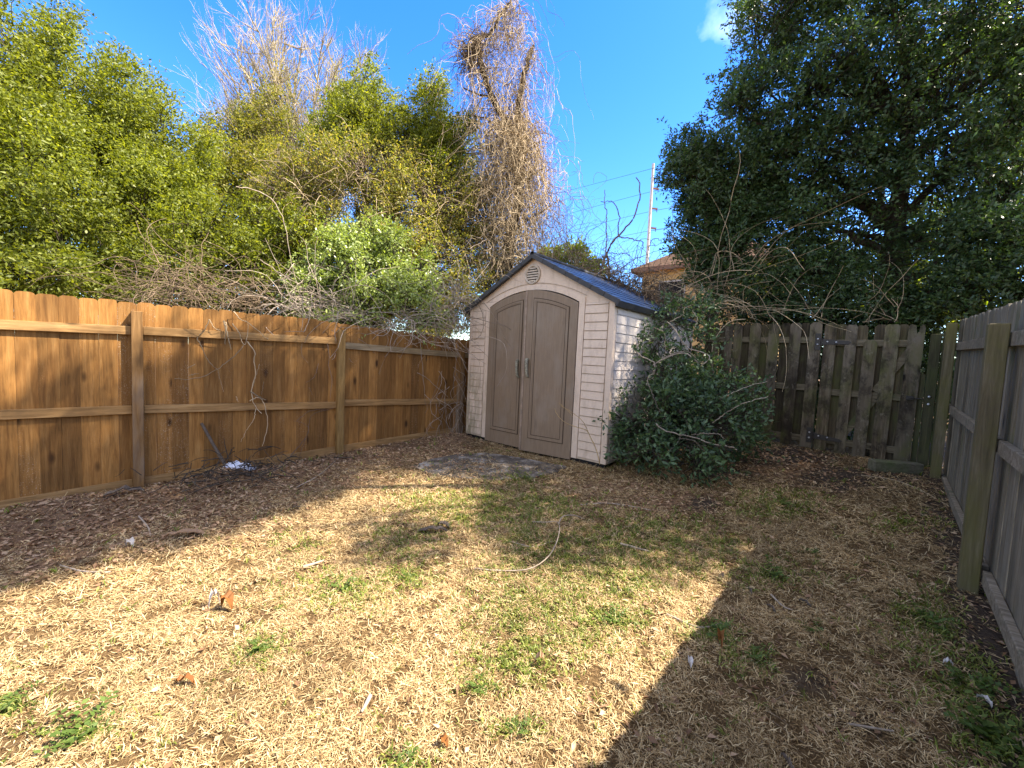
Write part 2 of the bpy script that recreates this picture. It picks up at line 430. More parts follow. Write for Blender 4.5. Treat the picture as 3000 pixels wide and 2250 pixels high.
def z_litter(x, y):
    d = dist_left(x, y)
    w = 1.15 + .5*hnoise(x, y, .9, 5) - .25*np.clip(y-1.5, 0, 3)
    l = np.clip(1.5 - d/np.maximum(w, .3), 0, 1)*1.2
    for b in ((150,1140,260,50,.9), (420,1100,200,55,.9), (700,1030,170,30,.8), (960,965,60,30,1), (1420,1085,150,32,.8), (1350,1050,90,18,.8), (1700,1010,120,35,.7), (1280,1060,110,30,.55)):
        l = np.maximum(l, blob(x, y, *b[:4])*b[4])
    return np.clip(l, 0, 1)
def z_soil(x, y):
    s = np.clip(1 - np.abs(x - .52)/.30, 0, 1)*1.2
    for b in ((1830,1030,120,30,.9), (1700,985,170,25,.8), (1560,1025,120,18,.8), (1950,1020,100,40,.75), (1520,1090,60,25,.7), (1740,1470,110,50,.55), (1870,1560,120,40,.5), (1060,1015,170,22,.8), (960,1040,100,20,.5), (2020,1100,40,60,.8)):
        s = np.maximum(s, blob(x, y, *b[:4])*b[4])
    return np.clip(s, 0, 1)
GREEN = ((1090,1095,130,30,1), (1000,1085,110,22,.8), (1140,1145,60,30,.6), (1120,1035,40,12,.6), (1250,1215,150,50,.95), (1370,1245,90,40,.9), (1200,1320,130,60,.9), (1120,1430,100,40,.6),
         (1400,1160,130,40,.75), (740,1275,90,28,.9), (560,1400,60,35,.5), (880,1160,70,25,.5), (1690,1090,70,20,1), (1560,1180,60,30,.6), (860,1200,70,25,.4), (1540,1370,60,25,.7),
         (1660,1240,80,25,.7), (2000,1345,60,60,.8), (2080,1470,60,50,.9), (2160,1590,70,50,1), (1960,1130,60,20,.5), (640,1180,60,20,.4), (1180,1215,90,30,.7), (1340,1340,60,25,.6), (1620,1440,60,20,.5), (1480,1215,60,30,.5)) + tuple((a, b, 55, 18, .85) for a, b in ((1670,1240), (1545,1372), (740,1272), (560,1400), (180,1580), (15,1528), (1035,1482), (1330,1345), (1630,1425), (880,1245), (1115,1580), (2010,1350), (1690,1090), (870,1655)))
def z_green(x, y):
    g = np.zeros_like(x)
    for b in GREEN: g = np.maximum(g, blob(x, y, *b[:4])*b[4])
    return np.clip(g*(0.55 + .9*hnoise(x, y, .16, 8)), 0, 1)
def axis_pts(lo, hi, step, far):
    mid = np.arange(lo, hi + 1e-6, step); g = [hi]; s = step
    while g[-1] < far: s *= 1.35; g.append(g[-1] + s)
    l = [lo]; s = step
    while l[-1] > -far: s *= 1.35; l.append(l[-1] - s)
    return np.concatenate([l[:0:-1], mid, g[1:]])
gx_ = axis_pts(-6.5, 1.5, .055, 350); gy_ = axis_pts(-1.6, 8.5, .055, 350)
X, Y = np.meshgrid(gx_, gy_); Zs = zg(X, Y)
nx, ny = len(gx_), len(gy_)
i = (np.arange(ny-1)[:, None]*nx + np.arange(nx-1)[None, :]).ravel()
gr = mesh_arr('ground', np.stack([X, Y, Zs], -1).reshape(-1, 3), np.stack([i, i+1, i+nx+1, i+nx], -1), M['ground'], smooth=True)
tag(gr, kind='structure')
xf, yf = X.ravel(), Y.ravel()
cov = np.stack([z_soil(xf, yf), z_green(xf, yf), z_litter(xf, yf), np.ones_like(xf)], -1).astype(np.float32)
at_ = gr.data.attributes.new('cover', 'FLOAT_COLOR', 'POINT'); at_.data.foreach_set('color', cov.ravel())

# old concrete pad in front of the shed doors, half buried
pp = [G(x, y) for x, y in ((893,1008), (930,994), (985,984), (1050,980), (1130,992), (1225,1010), (1205,1022), (1150,1034), (1060,1040), (980,1034), (920,1024))]
mb = MB(); cx, cy = np.mean([p[0] for p in pp]), np.mean([p[1] for p in pp])
ring = [(p[0]-cx, p[1]-cy) for p in pp]
zt = float(zg(cx, cy)) + .004
pad = empty('concrete_pad', (cx, cy, zt))
n_ = len(ring)
vs = [(a*s_, b*s_, SL*b*s_ + dz) for s_, dz in ((1, -.08), (1, -.008), (.96, .0)) for a, b in ring]
fs = [(k*n_+q, k*n_+(q+1) % n_, (k+1)*n_+(q+1) % n_, (k+1)*n_+q) for k in (0, 1) for q in range(n_)] + [tuple(range(2*n_, 3*n_))]
mb.add(vs, fs); mb.build('slab', M['pad'], pad)
tag(pad, 'dirty old concrete pad half buried in front of the shed doors', 'concrete pad')

# ------------------------------------------------------------------ brown wooden fence (left)
fv = np.array([FX1-FX0, FY1-FY0]); FL = np.linalg.norm(fv); fa = math.atan2(fv[1], fv[0])
fence = empty('wooden_fence', (FX0, FY0, 0), fa)
tag(fence, 'warm brown stained privacy fence with square posts and two rails', 'fence')
fdir = fv/FL
def fgz(s, off=-.03):                    # ground height along the fence
    x = FX0 + fdir[0]*s + fdir[1]*(-off); y = FY0 + fdir[1]*s - fdir[0]*(-off)
    return float(zg(x, y))
def ftop(s): return float(np.interp(s, [-3, -.6, 1.75, 3.8, 4.4, 7.5], [2.0, 2.0, 1.99, 1.895, 1.87, 1.83]))
posts_s = [-2.05, .30, 2.37, 4.36, 6.6]
bays = [(-3.4, -2.05), (-2.05, .30), (.30, 2.37), (2.37, 4.36), (4.36, 7.3)]
def picket(mb, s0, s1, zb, zt, y0, y1, lean=0.0, dog=.018):
    c = dog
    poly = [(s0, zb), (s1, zb), (s1+lean, zt-c*1.3), (s1+lean-c*.7, zt-c*.35), (s1+lean-c*1.6, zt), (s0+lean+c*1.6, zt), (s0+lean+c*.7, zt-c*.35), (s0+lean, zt-c*1.3)]
    mb.prism(poly, y0, y1)
s = -3.4
for (a, b) in bays:
    mb = MB()
    while s < b - .03:
        w = random.uniform(.128, .145)
        if s + w > b - .05: w = b - s
        g = random.choice((.0006, .0008, .001, .001, .0012, .002)); dy = random.uniform(-.003, .003)
        picket(mb, s + g/2, s + w - g/2, fgz(s) + .02, ftop(s) + random.uniform(-.010, .008), .001 + dy, .017 + dy, random.uniform(-.0012, .0012), random.choice((.012, .018, .02)))
        s += w
    mb.build('picket_panel', M['cedar'], fence)
for p in posts_s:
    dx = .045
    mb = MB(); mb.box((p-dx, -.092, fgz(p)-.15), (p+dx, -.001, ftop(p) - .095), .004)
    mb.build('post', M['pine_post'] if abs(p-2.37) < .1 else M['cedar_post'], fence)
rail_z = [((1.67, 1.63), (.86, .83)), ((1.665, 1.70), (.865, .875)), ((1.705, 1.715), (.875, .835)), ((1.66, 1.60), (.86, .815)), ((1.60, 1.56), (.81, .8))]
for (a, b), rz in zip(bays, rail_z):
    for k, (z0, z1) in enumerate(rz):
        mb = MB(); mb.bar((a+.047, -.0205, z0), (b-.047, -.0205, z1), .088, .038)
        mb.build('rail', M['cedar_rail_grey'] if (k == 0 and a > 2) else M['cedar_rail'], fence, bevel=.003)
    mb = MB(); za, zb_ = fgz(a+.05) + .035, fgz(b-.05) + .035
    mb.bar((a+.047, -.012, za), (b-.047, -.012, zb_), .13, .022); mb.build('kickboard', M['cedar_rail'], fence, bevel=.002)

# ------------------------------------------------------------------ resin garden shed
SR = G((1340+1090/2.513)*.7373, (720+1612/2.513)*.7373, .06)     # front corner nearest the gate
sa = math.radians(1.5); W = 2.55; D = 2.85; XS = W/2.495
su = np.array([math.cos(sa), math.sin(sa)]); sv = np.array([-su[1], su[0]])
SO = np.array([SR[0] - W*su[0], SR[1] - W*su[1], .325])
shed = empty('garden_shed', SO, sa)
tag(shed, 'beige resin storage shed with brown double doors and slate grey roof', 'shed')
EZ, PZ = 2.03, 2.70; PX = W/2
mb = MB(); mb.box((.02, .02, -.14), (W-.02, D-.02, -.005)); mb.build('base', M['gap'], shed)
jl, jr, fl_, fr_ = .43*XS, 2.0*XS, .355*XS, 2.085*XS
def arc(x0, x1, zs, zc, n=18):
    return [(x0 + (x1-x0)*k/n, zs + (zc-zs)*(1 - ((2*k/n)-1)**2)) for k in range(n+1)]
mb = MB()                                                              # front wall: sheet behind the siding with the gable
roofline = lambda x: EZ + (PZ-EZ)*(1 - abs(x-PX)/PX)
op = arc(jl, jr, 2.03, 2.235)
Y0, Y1 = .012, .05
mb.prism([(0, 0), (jl, 0), (jl, op[0][1]), (jl, roofline(jl)-.02), (0, roofline(0)-.02)], Y0, Y1)
mb.prism([(jr, 0), (W, 0), (W, roofline(W)-.02), (jr, roofline(jr)-.02)], Y0, Y1)
top = [(x, roofline(x)-.02) for x in np.linspace(jr, jl, 25)]
lo = [(x, z) for x, z in op]
for k in range(len(lo)-1):
    (xa, za), (xb, zb2) = lo[k], lo[k+1]
    q = [(xa, za), (xb, zb2), (xb, roofline(xb)-.02)] + ([(PX, PZ-.02)] if xa < PX-1e-6 < xb-1e-6 else []) + [(xa, roofline(xa)-.02)]
    mb.prism(q, Y0, Y1)
mb.build('front_wall', M['shed'], shed)
def siding(mb, x0, x1, z0, z1, pitch, y, ax='f', n=None):
    z = z0
    while z < z1 - .01:
        zt_ = min(z + pitch - .0095, z1)
        if ax == 'f': vs = [(x0, y-.002, zt_), (x1, y-.002, zt_), (x1, y-.010, z), (x0, y-.010, z), (x0, .0085, zt_), (x1, .0085, zt_), (x1, .0085, z), (x0, .0085, z)]
        else: vs = [(y+.002, x0, zt_), (y+.002, x1, zt_), (y+.010, x1, z), (y+.010, x0, z), (W-.03, x0, zt_), (W-.03, x1, zt_), (W-.03, x1, z), (W-.03, x0, z)]
        mb.add(vs, [(0,1,2,3), (4,7,6,5), (0,4,5,1), (3,2,6,7), (0,3,7,4), (1,5,6,2)]); z += pitch
for (a, b, zz) in ((.055, fl_-.012, 1.98), (fr_+.012, W-.085, 2.0)):
    mb = MB(); siding(mb, a, b, .03, zz, .1085, .002); mb.build('siding', M['shed'], shed)
    mb = MB(); mb.box((a-.008, .008, .02), (b+.008, .0118, zz+.004)); mb.build('siding_backing', M['groove'], shed)  # backing a darker tone than the siding, seen between the strips
for (a, b) in ((-.004, .047), (W-.075, W+.004)):
    mb = MB(); mb.box((a, -.006, 0), (b, .06, roofline(min(max(a, .01), W-.01))-.03), .006); mb.build('corner_trim', M['shed'], shed)
mb = MB()                                                              # raised door surround
oi = arc(jl, jr, 2.03, 2.235); oo = arc(fl_, fr_, 2.085, 2.305)
for k in range(len(oi)-1):
    mb.prism([oi[k], oi[k+1], oo[k+1], oo[k]], -.004, .013)
mb.prism([(fl_, .0), (jl, .0), oi[0], oo[0]], -.004, .013); mb.prism([(jr, 0), (fr_, 0), oo[-1], oi[-1]], -.004, .013)
mb.build('door_surround', M['shed'], shed)
mb = MB()                                                              # fine molded line above the surround
o2 = arc(fl_-.012, fr_+.012, 2.098, 2.322); o3 = arc(fl_-.018, fr_+.018, 2.104, 2.331)
for k in range(len(o2)-1): mb.prism([o2[k], o2[k+1], o3[k+1], o3[k]], .004, .0125)
mb.build('arch_line', M['groove'], shed)
mb = MB()                                                              # right side wall, siding in two panels
mb.box((W-.045, .052, 0), (W-.005, D, EZ-.01)); mb.build('side_wall', M['shedside'], shed)
for (a, b) in ((.075, .345), (.349, D-.06)):
    mb = MB(); siding(mb, a, b, .03, EZ-.03, .1145, W-.004, 's'); mb.build('siding', M['shedside'], shed)
mb = MB(); mb.box((W-.06, D-.055, 0), (W+.006, D+.003, EZ-.02), .006); mb.build('corner_trim', M['shedside'], shed)
mb = MB(); mb.box((.005, .052, 0), (.045, D, EZ-.01)); mb.build('side_wall', M['shedside'], shed)
mb = MB(); mb.prism([(.046, 0), (W-.046, 0), (W-.046, EZ-.03), (PX, PZ-.05), (.046, EZ-.03)], D-.045, D-.005); mb.build('back_wall', M['shedside'], shed)
# round vent
vc = (1.221*XS, 2.448)
vn = MB(); vn.lathe([(.140, .012), (.140, -.004), (.132, -.012), (.112, -.012), (.108, .002), (.108, .012)], (vc[0], 0, vc[1]), 28, 1)
vent = vn.build('vent', M['vent'], shed)
mb = MB(); mb.lathe([(.107, .010), (.107, .0065)], (vc[0], 0, vc[1]), 28, 1); mb.build('vent_hole', M['gap'], vent)
mb = MB()
for k in range(6):
    z = vc[1] - .088 + k*.035; hw = math.sqrt(max(.104**2 - (z-vc[1])**2, 0))
    mb.bar((vc[0]-hw, -.002, z), (vc[0]+hw, -.002, z), .021, .010)
mb.build('louver', M['vent'], vent)
# doors: an arched slab with a raised moulding, built from the hinge edge outwards
def door(name, x0, x1, hinge, ang, label=None):
    w = x1 - x0
    def topz(x): 
        t = ((x - jl)/(jr - jl))*2 - 1; return 2.02 + .205*(1 - t*t)
    hx = x0 if hinge == 'l' else x1
    ca, sn = math.cos(ang), math.sin(ang)
    def R(x, y, z):
        dx, dy = x - hx, y - .004
        return (hx + dx*ca - dy*sn, .004 + dx*sn + dy*ca, z)
    def pr(m, poly, ya, yb):
        n = len(poly); vs = [R(a, yy, b) for yy in (ya, yb) for a, b in poly]
        fs = [tuple(range(n)), tuple(range(2*n-1, n-1, -1))] + [(q, q+n, (q+1) % n + n, (q+1) % n) for q in range(n)]
        m.add(vs, fs)
    m = MB(); xs = np.linspace(x0, x1, 13)
    pr(m, [(x0, -.035), (x1, -.035)] + [(x, topz(x)-.006) for x in xs[::-1]], -.012, .030)
    o = m.build('door', M['door'], shed, bevel=.004)
    pa, pb = x0 + .125, x1 - .125; m = MB()                            # moulding: two stepped frames round the panel
    for inset, wd, ya in ((0, .022, -.021), (.022, .016, -.0165)):
        a, b = pa + inset, pb - inset; q = np.linspace(a, b, 11); z0 = .165 + inset
        tp = [(x, topz(x) - .125 - inset) for x in q]
        ti = [(x, topz(x) - .125 - inset - wd) for x in np.linspace(a+wd, b-wd, 11)]
        for k in range(10): pr(m, [ti[k], ti[k+1], tp[k+1], tp[k]], ya, -.011)
        pr(m, [(a, z0), (b, z0), (b-wd, z0+wd), (a+wd, z0+wd)], ya, -.011)
        pr(m, [(a, z0), (a+wd, z0+wd), ti[0], tp[0]], ya, -.011); pr(m, [(b-wd, z0+wd), (b, z0), tp[-1], ti[-1]], ya, -.011)
    m.build('panel_moulding', M['door'], o)
    m = MB()  # thin dark strips paint the shade on both sides of the moulding
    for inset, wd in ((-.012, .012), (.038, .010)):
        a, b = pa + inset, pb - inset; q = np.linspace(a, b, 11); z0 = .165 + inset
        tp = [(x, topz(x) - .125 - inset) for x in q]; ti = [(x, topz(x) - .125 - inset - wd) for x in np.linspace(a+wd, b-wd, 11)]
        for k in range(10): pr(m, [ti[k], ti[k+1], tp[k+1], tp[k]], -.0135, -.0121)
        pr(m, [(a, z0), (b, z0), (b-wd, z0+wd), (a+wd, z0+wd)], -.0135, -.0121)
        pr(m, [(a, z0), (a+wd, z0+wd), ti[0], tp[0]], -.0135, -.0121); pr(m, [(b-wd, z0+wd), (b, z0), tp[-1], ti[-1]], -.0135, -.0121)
    m.build('panel_shade_lines', M['doorshade'], o)
    hxp = (x1 - .165) if hinge == 'l' else (x0 + .060)
    zz = 1.115 if hinge == 'l' else 1.14
    m = MB(); pts = [R(hxp + dx, y, zz + z) for dx, y, z in ((0, -.010, .115), (.0, -.040, .110), (.003, -.052, .07), (.008, -.055, 0), (.012, -.050, -.07), (.018, -.034, -.118), (.02, -.010, -.12))]
    m.tube(smooth_path(pts, 18), np.array([.016, .017, .019, .021, .021, .020, .018, .017, .017, .016, .016, .016, .015, .015, .014, .014, .013, .012])*1.25, 8)
    m.build('handle', M['handle'], o)
    return o, R, pr
mid = (jl + jr)/2
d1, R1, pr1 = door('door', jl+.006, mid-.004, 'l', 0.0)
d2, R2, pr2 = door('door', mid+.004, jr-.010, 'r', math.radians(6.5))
m = MB(); pr2(m, [(mid-.016, -.03), (mid+.014, -.03), (mid+.014, 2.205), (mid-.016, 2.205)], -.020, -.0125); m.build('edge_strip', M['doorstrip'], d2)
# roof: courses of slate plates on both slopes, thick rake edges in segments
for side in (-1, 1):
    sl = math.hypot(PX, PZ-EZ); ux, uz = side*PX/sl, -(PZ-EZ)/sl; nx_, nz_ = side*(PZ-EZ)/sl, PX/sl
    OV, OE = .055, .085
    def rp(d, y, h): return (PX + ux*d + nx_*h, y, PZ + uz*d + nz_*h)
    L_ = sl + OE; nc = 10; mb = MB()
    vs = [rp(d, y, h) for h in (-.012, .012) for (d, y) in ((0, -OV+.01), (L_, -OV+.01), (L_, D+OV), (0, D+OV))]
    mb.add(vs, [(0,3,2,1), (4,5,6,7), (0,1,5,4), (1,2,6,5), (2,3,7,6), (3,0,4,7)])
    roof = mb.build('roof', M['roof'], shed)
    mb = MB()
    for c in range(nc):
        d0, d1_ = c*L_/nc, (c+1)*L_/nc + .012; y = -OV + .012 - random.uniform(0, .15)
        while y < D + OV:
            w = random.choice((.18, .22, .26, .30)); ya, yb = max(y, -OV+.012), min(y + w - .005, D + OV)
            if yb - ya > .02:
                h0, h1 = .013, .0205 + random.uniform(-.0005, .001)
                vs = [rp(d0, ya, h0), rp(d1_, ya, h1), rp(d1_, yb, h1), rp(d0, yb, h0), rp(d0, ya, .0125), rp(d1_, ya, h1-.0075), rp(d1_, yb, h1-.0075), rp(d0, yb, .0125)]
                mb.add(vs, [(0,1,2,3), (7,6,5,4), (0,4,5,1), (1,5,6,2), (2,6,7,3), (3,7,4,0)])
            y += w
    mb.build('roof_plates', M['roof'], roof)
    mb = MB(); nseg = 7
    for k in range(nseg):
        a, b = k*L_/nseg + .002, (k+1)*L_/nseg - .002
        vs = [rp(d, y, h) for h in (-.034, .026) for (d, y) in ((a, -OV-.012), (b, -OV-.012), (b, -OV+.03), (a, -OV+.03))]
        mb.add(vs, [(0,3,2,1), (4,5,6,7), (0,1,5,4), (1,2,6,5), (2,3,7,6), (3,0,4,7)])
    mb.build('rake_trim', M['fascia'], roof, bevel=.003)
    mb = MB(); vs = [rp(d, y, h) for h in (-.060, .018) for (d, y) in ((L_-.022, -OV-.01), (L_+.012, -OV-.01), (L_+.012, D+OV), (L_-.022, D+OV))]
    mb.add(vs, [(0,3,2,1), (4,5,6,7), (0,1,5,4), (1,2,6,5), (2,3,7,6), (3,0,4,7)]); mb.build('eave_trim', M['fascia'], roof, bevel=.006)
mb = MB(); mb.tube([(PX, -OV-.012, PZ+.018), (PX, D+OV, PZ+.018)], .035, 8); mb.build('ridge_cap', M['fascia'], shed)

# ------------------------------------------------------------------ mossy board fence and gate (back)
GY = 7.46
bf = empty('board_fence', (-2.45, GY, 0))
tag(bf, 'mossy grey board fence section between the shed and the gate', 'fence')
def gz(x): return float(zg(x, GY-.1))
def boards(specs, ox, mats, root, base_j=.02):
    """specs: (x0, x1, top, bottom, layer 0 front / 1 back, lean)"""
    for layer in (0, 1):
        mb = MB()
        for (a, b, zt_, zb_, ly, lean) in specs:
            if ly != layer: continue
            y0 = -.058 if ly == 0 else .002
            a -= ox; b -= ox; c = (b-a)*.20
            if zt_ < 0:                                                  # a rotten, notched top
                zt_ = -zt_
                poly = [(a, zb_), (b, zb_), (b+lean, zt_-.05), (b+lean-.02, zt_), (b+lean-.05, zt_-.03), (b+lean-.055, zt_-.10), (b+lean-.075, zt_-.12), (b+lean-.085, zt_-.02), (a+lean+.02, zt_), (a+lean, zt_-.03)]
            else:
                poly = [(a, zb_), (b, zb_), (b+lean, zt_-.035), (b+lean-c*.6, zt_-.012), (b+lean-c*1.1, zt_), ((a+b)/2+lean, zt_-random.uniform(-.006, .012)), (a+lean+c*1.1, zt_), (a+lean+c*.6, zt_-.012), (a+lean, zt_-.035)]
            mb.prism(poly, y0, y0 + .018)
        mb.build('front_boards' if layer == 0 else 'back_boards', mats[layer], root)
sp = []
x = -2.44; fr = 0
xs_f = [(-2.42,-2.29,1), (-2.30,-2.19,0), (-2.19,-2.08,1), (-2.10,-1.985,0), (-1.97,-1.845,0), (-1.85,-1.73,1), (-1.729,-1.578,0), (-1.585,-1.46,1), (-1.467,-1.324,0), (-1.33,-1.19,1), (-1.197,-1.056,0), (-1.065,-.945,1), (-.95,-.806,0)]
for a, b, ly in xs_f:
    top = 2.312 + random.uniform(-.012, .008)
    bot = gz(a) + (.0 if ly == 0 else .13) + random.uniform(-.02, .03)
    sp.append((a, b, top, bot, ly, random.uniform(-.006, .012)))
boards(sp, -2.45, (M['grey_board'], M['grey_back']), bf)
for z in (2.055, 1.355, .60):
    mb = MB(); mb.bar((.0, -.020, z), (1.65, -.020, z-.004), .09, .036); mb.build('rail', M['grey_rail'], bf, bevel=.004)
mb = MB(); mb.box((1.535, .001, .2), (1.64, .1, 2.22), .005); mb.build('post', M['wet_post'], bf)
mb = MB(); mb.box((.02, .021, .2), (.11, .11, 2.2), .005); mb.build('post', M['wet_post'], bf)

gate = empty('wooden_gate', (-.79, GY, 0))
tag(gate, 'sagging mossy wooden gate with black strap hinges and a notched end board', 'gate')
gs = [(-.774,-.635,2.29,.46,0,.0), (-.65,-.52,2.275,.50,1,.0), (-.545,-.42,2.268,.40,0,.012), (-.42,-.30,2.262,.9,1,.0), (-.345,-.205,2.05,.385,0,.015), (-.235,-.10,2.262,.46,1,.0), (-.15,.0,2.262,.42,0,.02), (-.01,.11,2.26,.46,1,.0), (.08,.235,-2.26,.44,0,.018)]
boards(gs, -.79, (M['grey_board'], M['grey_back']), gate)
for z0, z1 in ((2.015, 2.01), (1.31, 1.30), (.615, .60)):
    mb = MB(); mb.bar((.03, -.020, z0), (1.02, -.020, z1), .088, .036); mb.build('rail', M['grey_rail'], gate, bevel=.004)
for a, b in (((.30, .66), (.62, 1.26)), ((.62, 1.36), (.95, 1.97))):
    mb = MB(); mb.bar((a[0], -.022, a[1]), (b[0], -.022, b[1]), .028, .085, (0, 1, 0)); mb.build('brace', M['grey_rail'], gate)
def strap(z, plate_h, drop):
    mb = MB()
    mb.box((-.085, -.068, z-plate_h/2), (-.018, -.060, z+plate_h/2), .003)
    mb.tube([(-.008, -.068, z-.055), (-.008, -.068, z+.055)], .010, 8)
    mb.prism([(.004, z-.042), (.30, z-.022-drop), (.33, z-drop), (.30, z+.022-drop), (.004, z+.042)], -.068, -.060)
    h = mb.build('hinge', M['iron'], gate)
    for q, w in ((-.052, z+.04), (-.052, z-.04), (.06, z), (.16, z-.006)):
        mb = MB(); mb.lathe([(.013, -.068), (.013, -.072), (.008, -.077)], (q, 0, w), 8, 1); mb.build('bolt', M['bolt'], h)
strap(2.025, .24, .01); strap(.66, .22, .03)
mb = MB(); mb.box((.93, -.072, 1.285), (1.00, -.060, 1.335), .003); mb.tube([(.95, -.078, 1.31), (1.13, -.078, 1.305)], .008, 6); mb.box((1.10, -.088, 1.285), (1.15, -.066, 1.325), .004)
mb.build('latch', M['iron'], gate)

log = empty('timber_beam', (*G(1933, 1020)[:2], float(zg(*G(1933, 1020)[:2]))))
a, b = G(1880, 1016), G(1986, 1022)
mb = MB(); q0 = a - np.array(log.location); q1 = b - np.array(log.location)
mb.bar((q0[0], q0[1], .06), (q1[0], q1[1], .06), .14, .14); mb.build('beam', M['timber'], log, bevel=.012)
tag(log, 'mossy green squared timber lying on the soil at the foot of the gate', 'timber')

# ------------------------------------------------------------------ weathered grey fence (right)
rf = empty('weathered_fence', (.54, 0, 0))
tag(rf, 'silver grey weathered board fence with mossy posts along the side yard', 'fence')
def rg(y): return float(zg(.45, y))
def rtop(y): return 1.865 + .0585*y
y = -3.0; panel_ends = [1.2, 3.86, 6.9, 7.44]
for e in panel_ends:
    mb = MB()
    while y < e - .02:
        w = min(random.uniform(.128, .142), e - y); j = random.uniform(-.004, .004); t_ = rtop(y) + random.uniform(-.012, .010)
        c = .02; a_, b_ = y + .002, y + w - .004
        mb.prism([(a_, rg(y) - .03), (b_, rg(y) - .03), (b_, t_-c), (b_-c, t_), (a_+c, t_), (a_, t_-c)], .002 + j, .020 + j, 0)
        y += w
    mb.build('picket_panel', M['fence_board'], rf)
for (a, b) in ((-3, 1.155), (1.245, 3.855), (3.945, 6.9), (6.98, 7.42)):
    for z0, zs in ((1.71, .035), (1.14, .012), (.32, .012)):
        mb = MB(); mb.bar((-.0205, a, z0 + zs*a), (-.0205, b, z0 + zs*b), .088, .038); mb.build('rail', M['fence_rail'], rf, bevel=.004)
    mb = MB(); mb.bar((.028, a, rg(a)+.02), (.028, b, rg(b)+.02), .14, .014); mb.build('kickboard', M['grey_rail'], rf)
for yy, top in ((1.2, 1.83), (3.9, 1.94), (6.94, 2.22)):
    mb = MB(); mb.box((-.135, yy-.045, rg(yy)-.2), (-.045, yy+.045, top), .005); mb.build('post', M['moss_post'], rf)
gpost = empty('gate_post', (.36, 7.42, 0))
tag(gpost, 'dark green mossy post and boards between the gate and the silver fence', 'post')
mb = MB(); mb.box((-.055, -.05, .2), (.045, .05, 2.13), .005); mb.build('post', M['wet_post'], gpost)
mb = MB(); mb.prism([(.05, .42), (.125, .42), (.128, 2.1), (.055, 2.15)], -.03, -.012); mb.prism([(-.115, .40), (-.06, .40), (-.06, 1.62), (-.115, 1.65)], .02, .038)
mb.build('board', M['wet_post'], gpost)
for z in (1.34, 1.245):
    mb = MB(); mb.lathe([(.016, -.05), (.016, -.056), (.009, -.060)], (-.01, 0, z), 8, 1); mb.build('bolt', M['bolt'], gpost)

# ------------------------------------------------------------------ foliage builders
def lumps(U, seed):
    r = np.random.default_rng(seed); f = np.zeros(len(U))
    for k in range(5):
        a = r.normal(size=3)*(2.2 + k*1.3); f += np.sin(U @ a + r.uniform(0, 6.28))/(1 + .5*k)
    return f/2.4
def leaves(B, Dn, Nn, L, Wd):
    """diamond leaves with a fold: base B, direction Dn, normal Nn"""
    Dn = unit(Dn); S = unit(np.cross(Dn, Nn)); N2 = np.cross(S, Dn)
    L = L[:, None]; Wd = Wd[:, None]
    V = np.stack([B, B + Dn*L*.42 + S*Wd*.5 + N2*Wd*.12, B + Dn*L, B + Dn*L*.42 - S*Wd*.5 + N2*Wd*.12], 1)
    return V.reshape(-1, 3), np.arange(len(B)*4).reshape(-1, 4)
def clump_world(c):
    px, py, rx, ry, dist, dep = c[:6]
    d = ray(px, py); p = AT(px, py, dist); s = SC(px, py, dist)
    h = np.array([d[0], d[1], 0.]); h /= np.linalg.norm(h); r = np.array([h[1], -h[0], 0.])
    obl = abs(r @ CR); obl = max(obl, .55)
    return p, r*(rx*s*min(1.0, 1/obl)*obl), np.array([0, 0, ry*s]), h*dep
def sprays(clumps, n, seed, inner=.35):
    W_ = np.array([c[2]*c[3]*(SC(*c[:2], c[4])**2)*(c[6] if len(c) > 6 else 1.0) for c in clumps]); W_ /= W_.sum()
    P, O = [], []
    for k, c in enumerate(clumps):
        m = int(n*W_[k]) + 4; p, ex, ey, ez = clump_world(c); B3 = np.stack([ex, ey, ez]); size = (np.linalg.norm(ex)*np.linalg.norm(ey)*np.linalg.norm(ez))**(1/3)
        ns = int(np.clip(7*(size/.38)**2, 5, 60)); Us = rdir(ns); rs = (.62 + .45*rng.random(ns))*(1 + .22*lumps(Us, seed*31 + k)); rr = np.clip(.30/size, .2, .55)*(.7 + .7*rng.random(ns))
        j = rng.integers(ns, size=m); V1 = rdir(m); V1 = unit(V1 + Us[j]*.55)
        U = Us[j]*rs[j][:, None] + V1*(rr[j]*(.55 + .5*rng.random(m)))[:, None]
        ins = rng.random(m) < inner*.45; U[ins] = rdir(ins.sum())*(rng.random((ins.sum(), 1))*.75)
        P.append(p + U @ B3); O.append(unit(V1*.8 + Us[j]*.6))
    return np.vstack(P), np.vstack(O)
def crown_mesh(name, clumps, nsp, nl, size, width, mat, root, seed, spread=.20, up=.5, droop=0.0, inner=.35, minz=None):
    P, O = sprays(clumps, nsp, seed, inner)
    if minz is not None:
        k = P[:, 2] > minz; P, O = P[k], O[k]
    m = len(P); ax = unit(O + np.array([0, 0, up]) + rng.normal(size=(m, 3))*.55)
    ln = spread*(.7 + .8*rng.random(m))
    t = rng.random((m, nl)); B = P[:, None, :] + ax[:, None, :]*(t*ln[:, None])[..., None] + rng.normal(size=(m, nl, 3))*spread*.14
    Dn = unit(ax[:, None, :]*.75 + rng.normal(size=(m, nl, 3))*.75 + np.array([0, 0, -droop]))
    Nn = unit(rng.normal(size=(m, nl, 3))*.55 + np.array([0, 0, .75]) + O[:, None, :]*.45)
    n = m*nl; L = size*(.65 + .7*rng.random(n)); Wd = width*(.7 + .6*rng.random(n))
    V, Q = leaves(B.reshape(-1, 3), Dn.reshape(-1, 3), Nn.reshape(-1, 3), L, Wd)
    V -= np.array(root.location)
    o = mesh_arr(name, V, Q, mat, root)
    return o, P, ax, ln
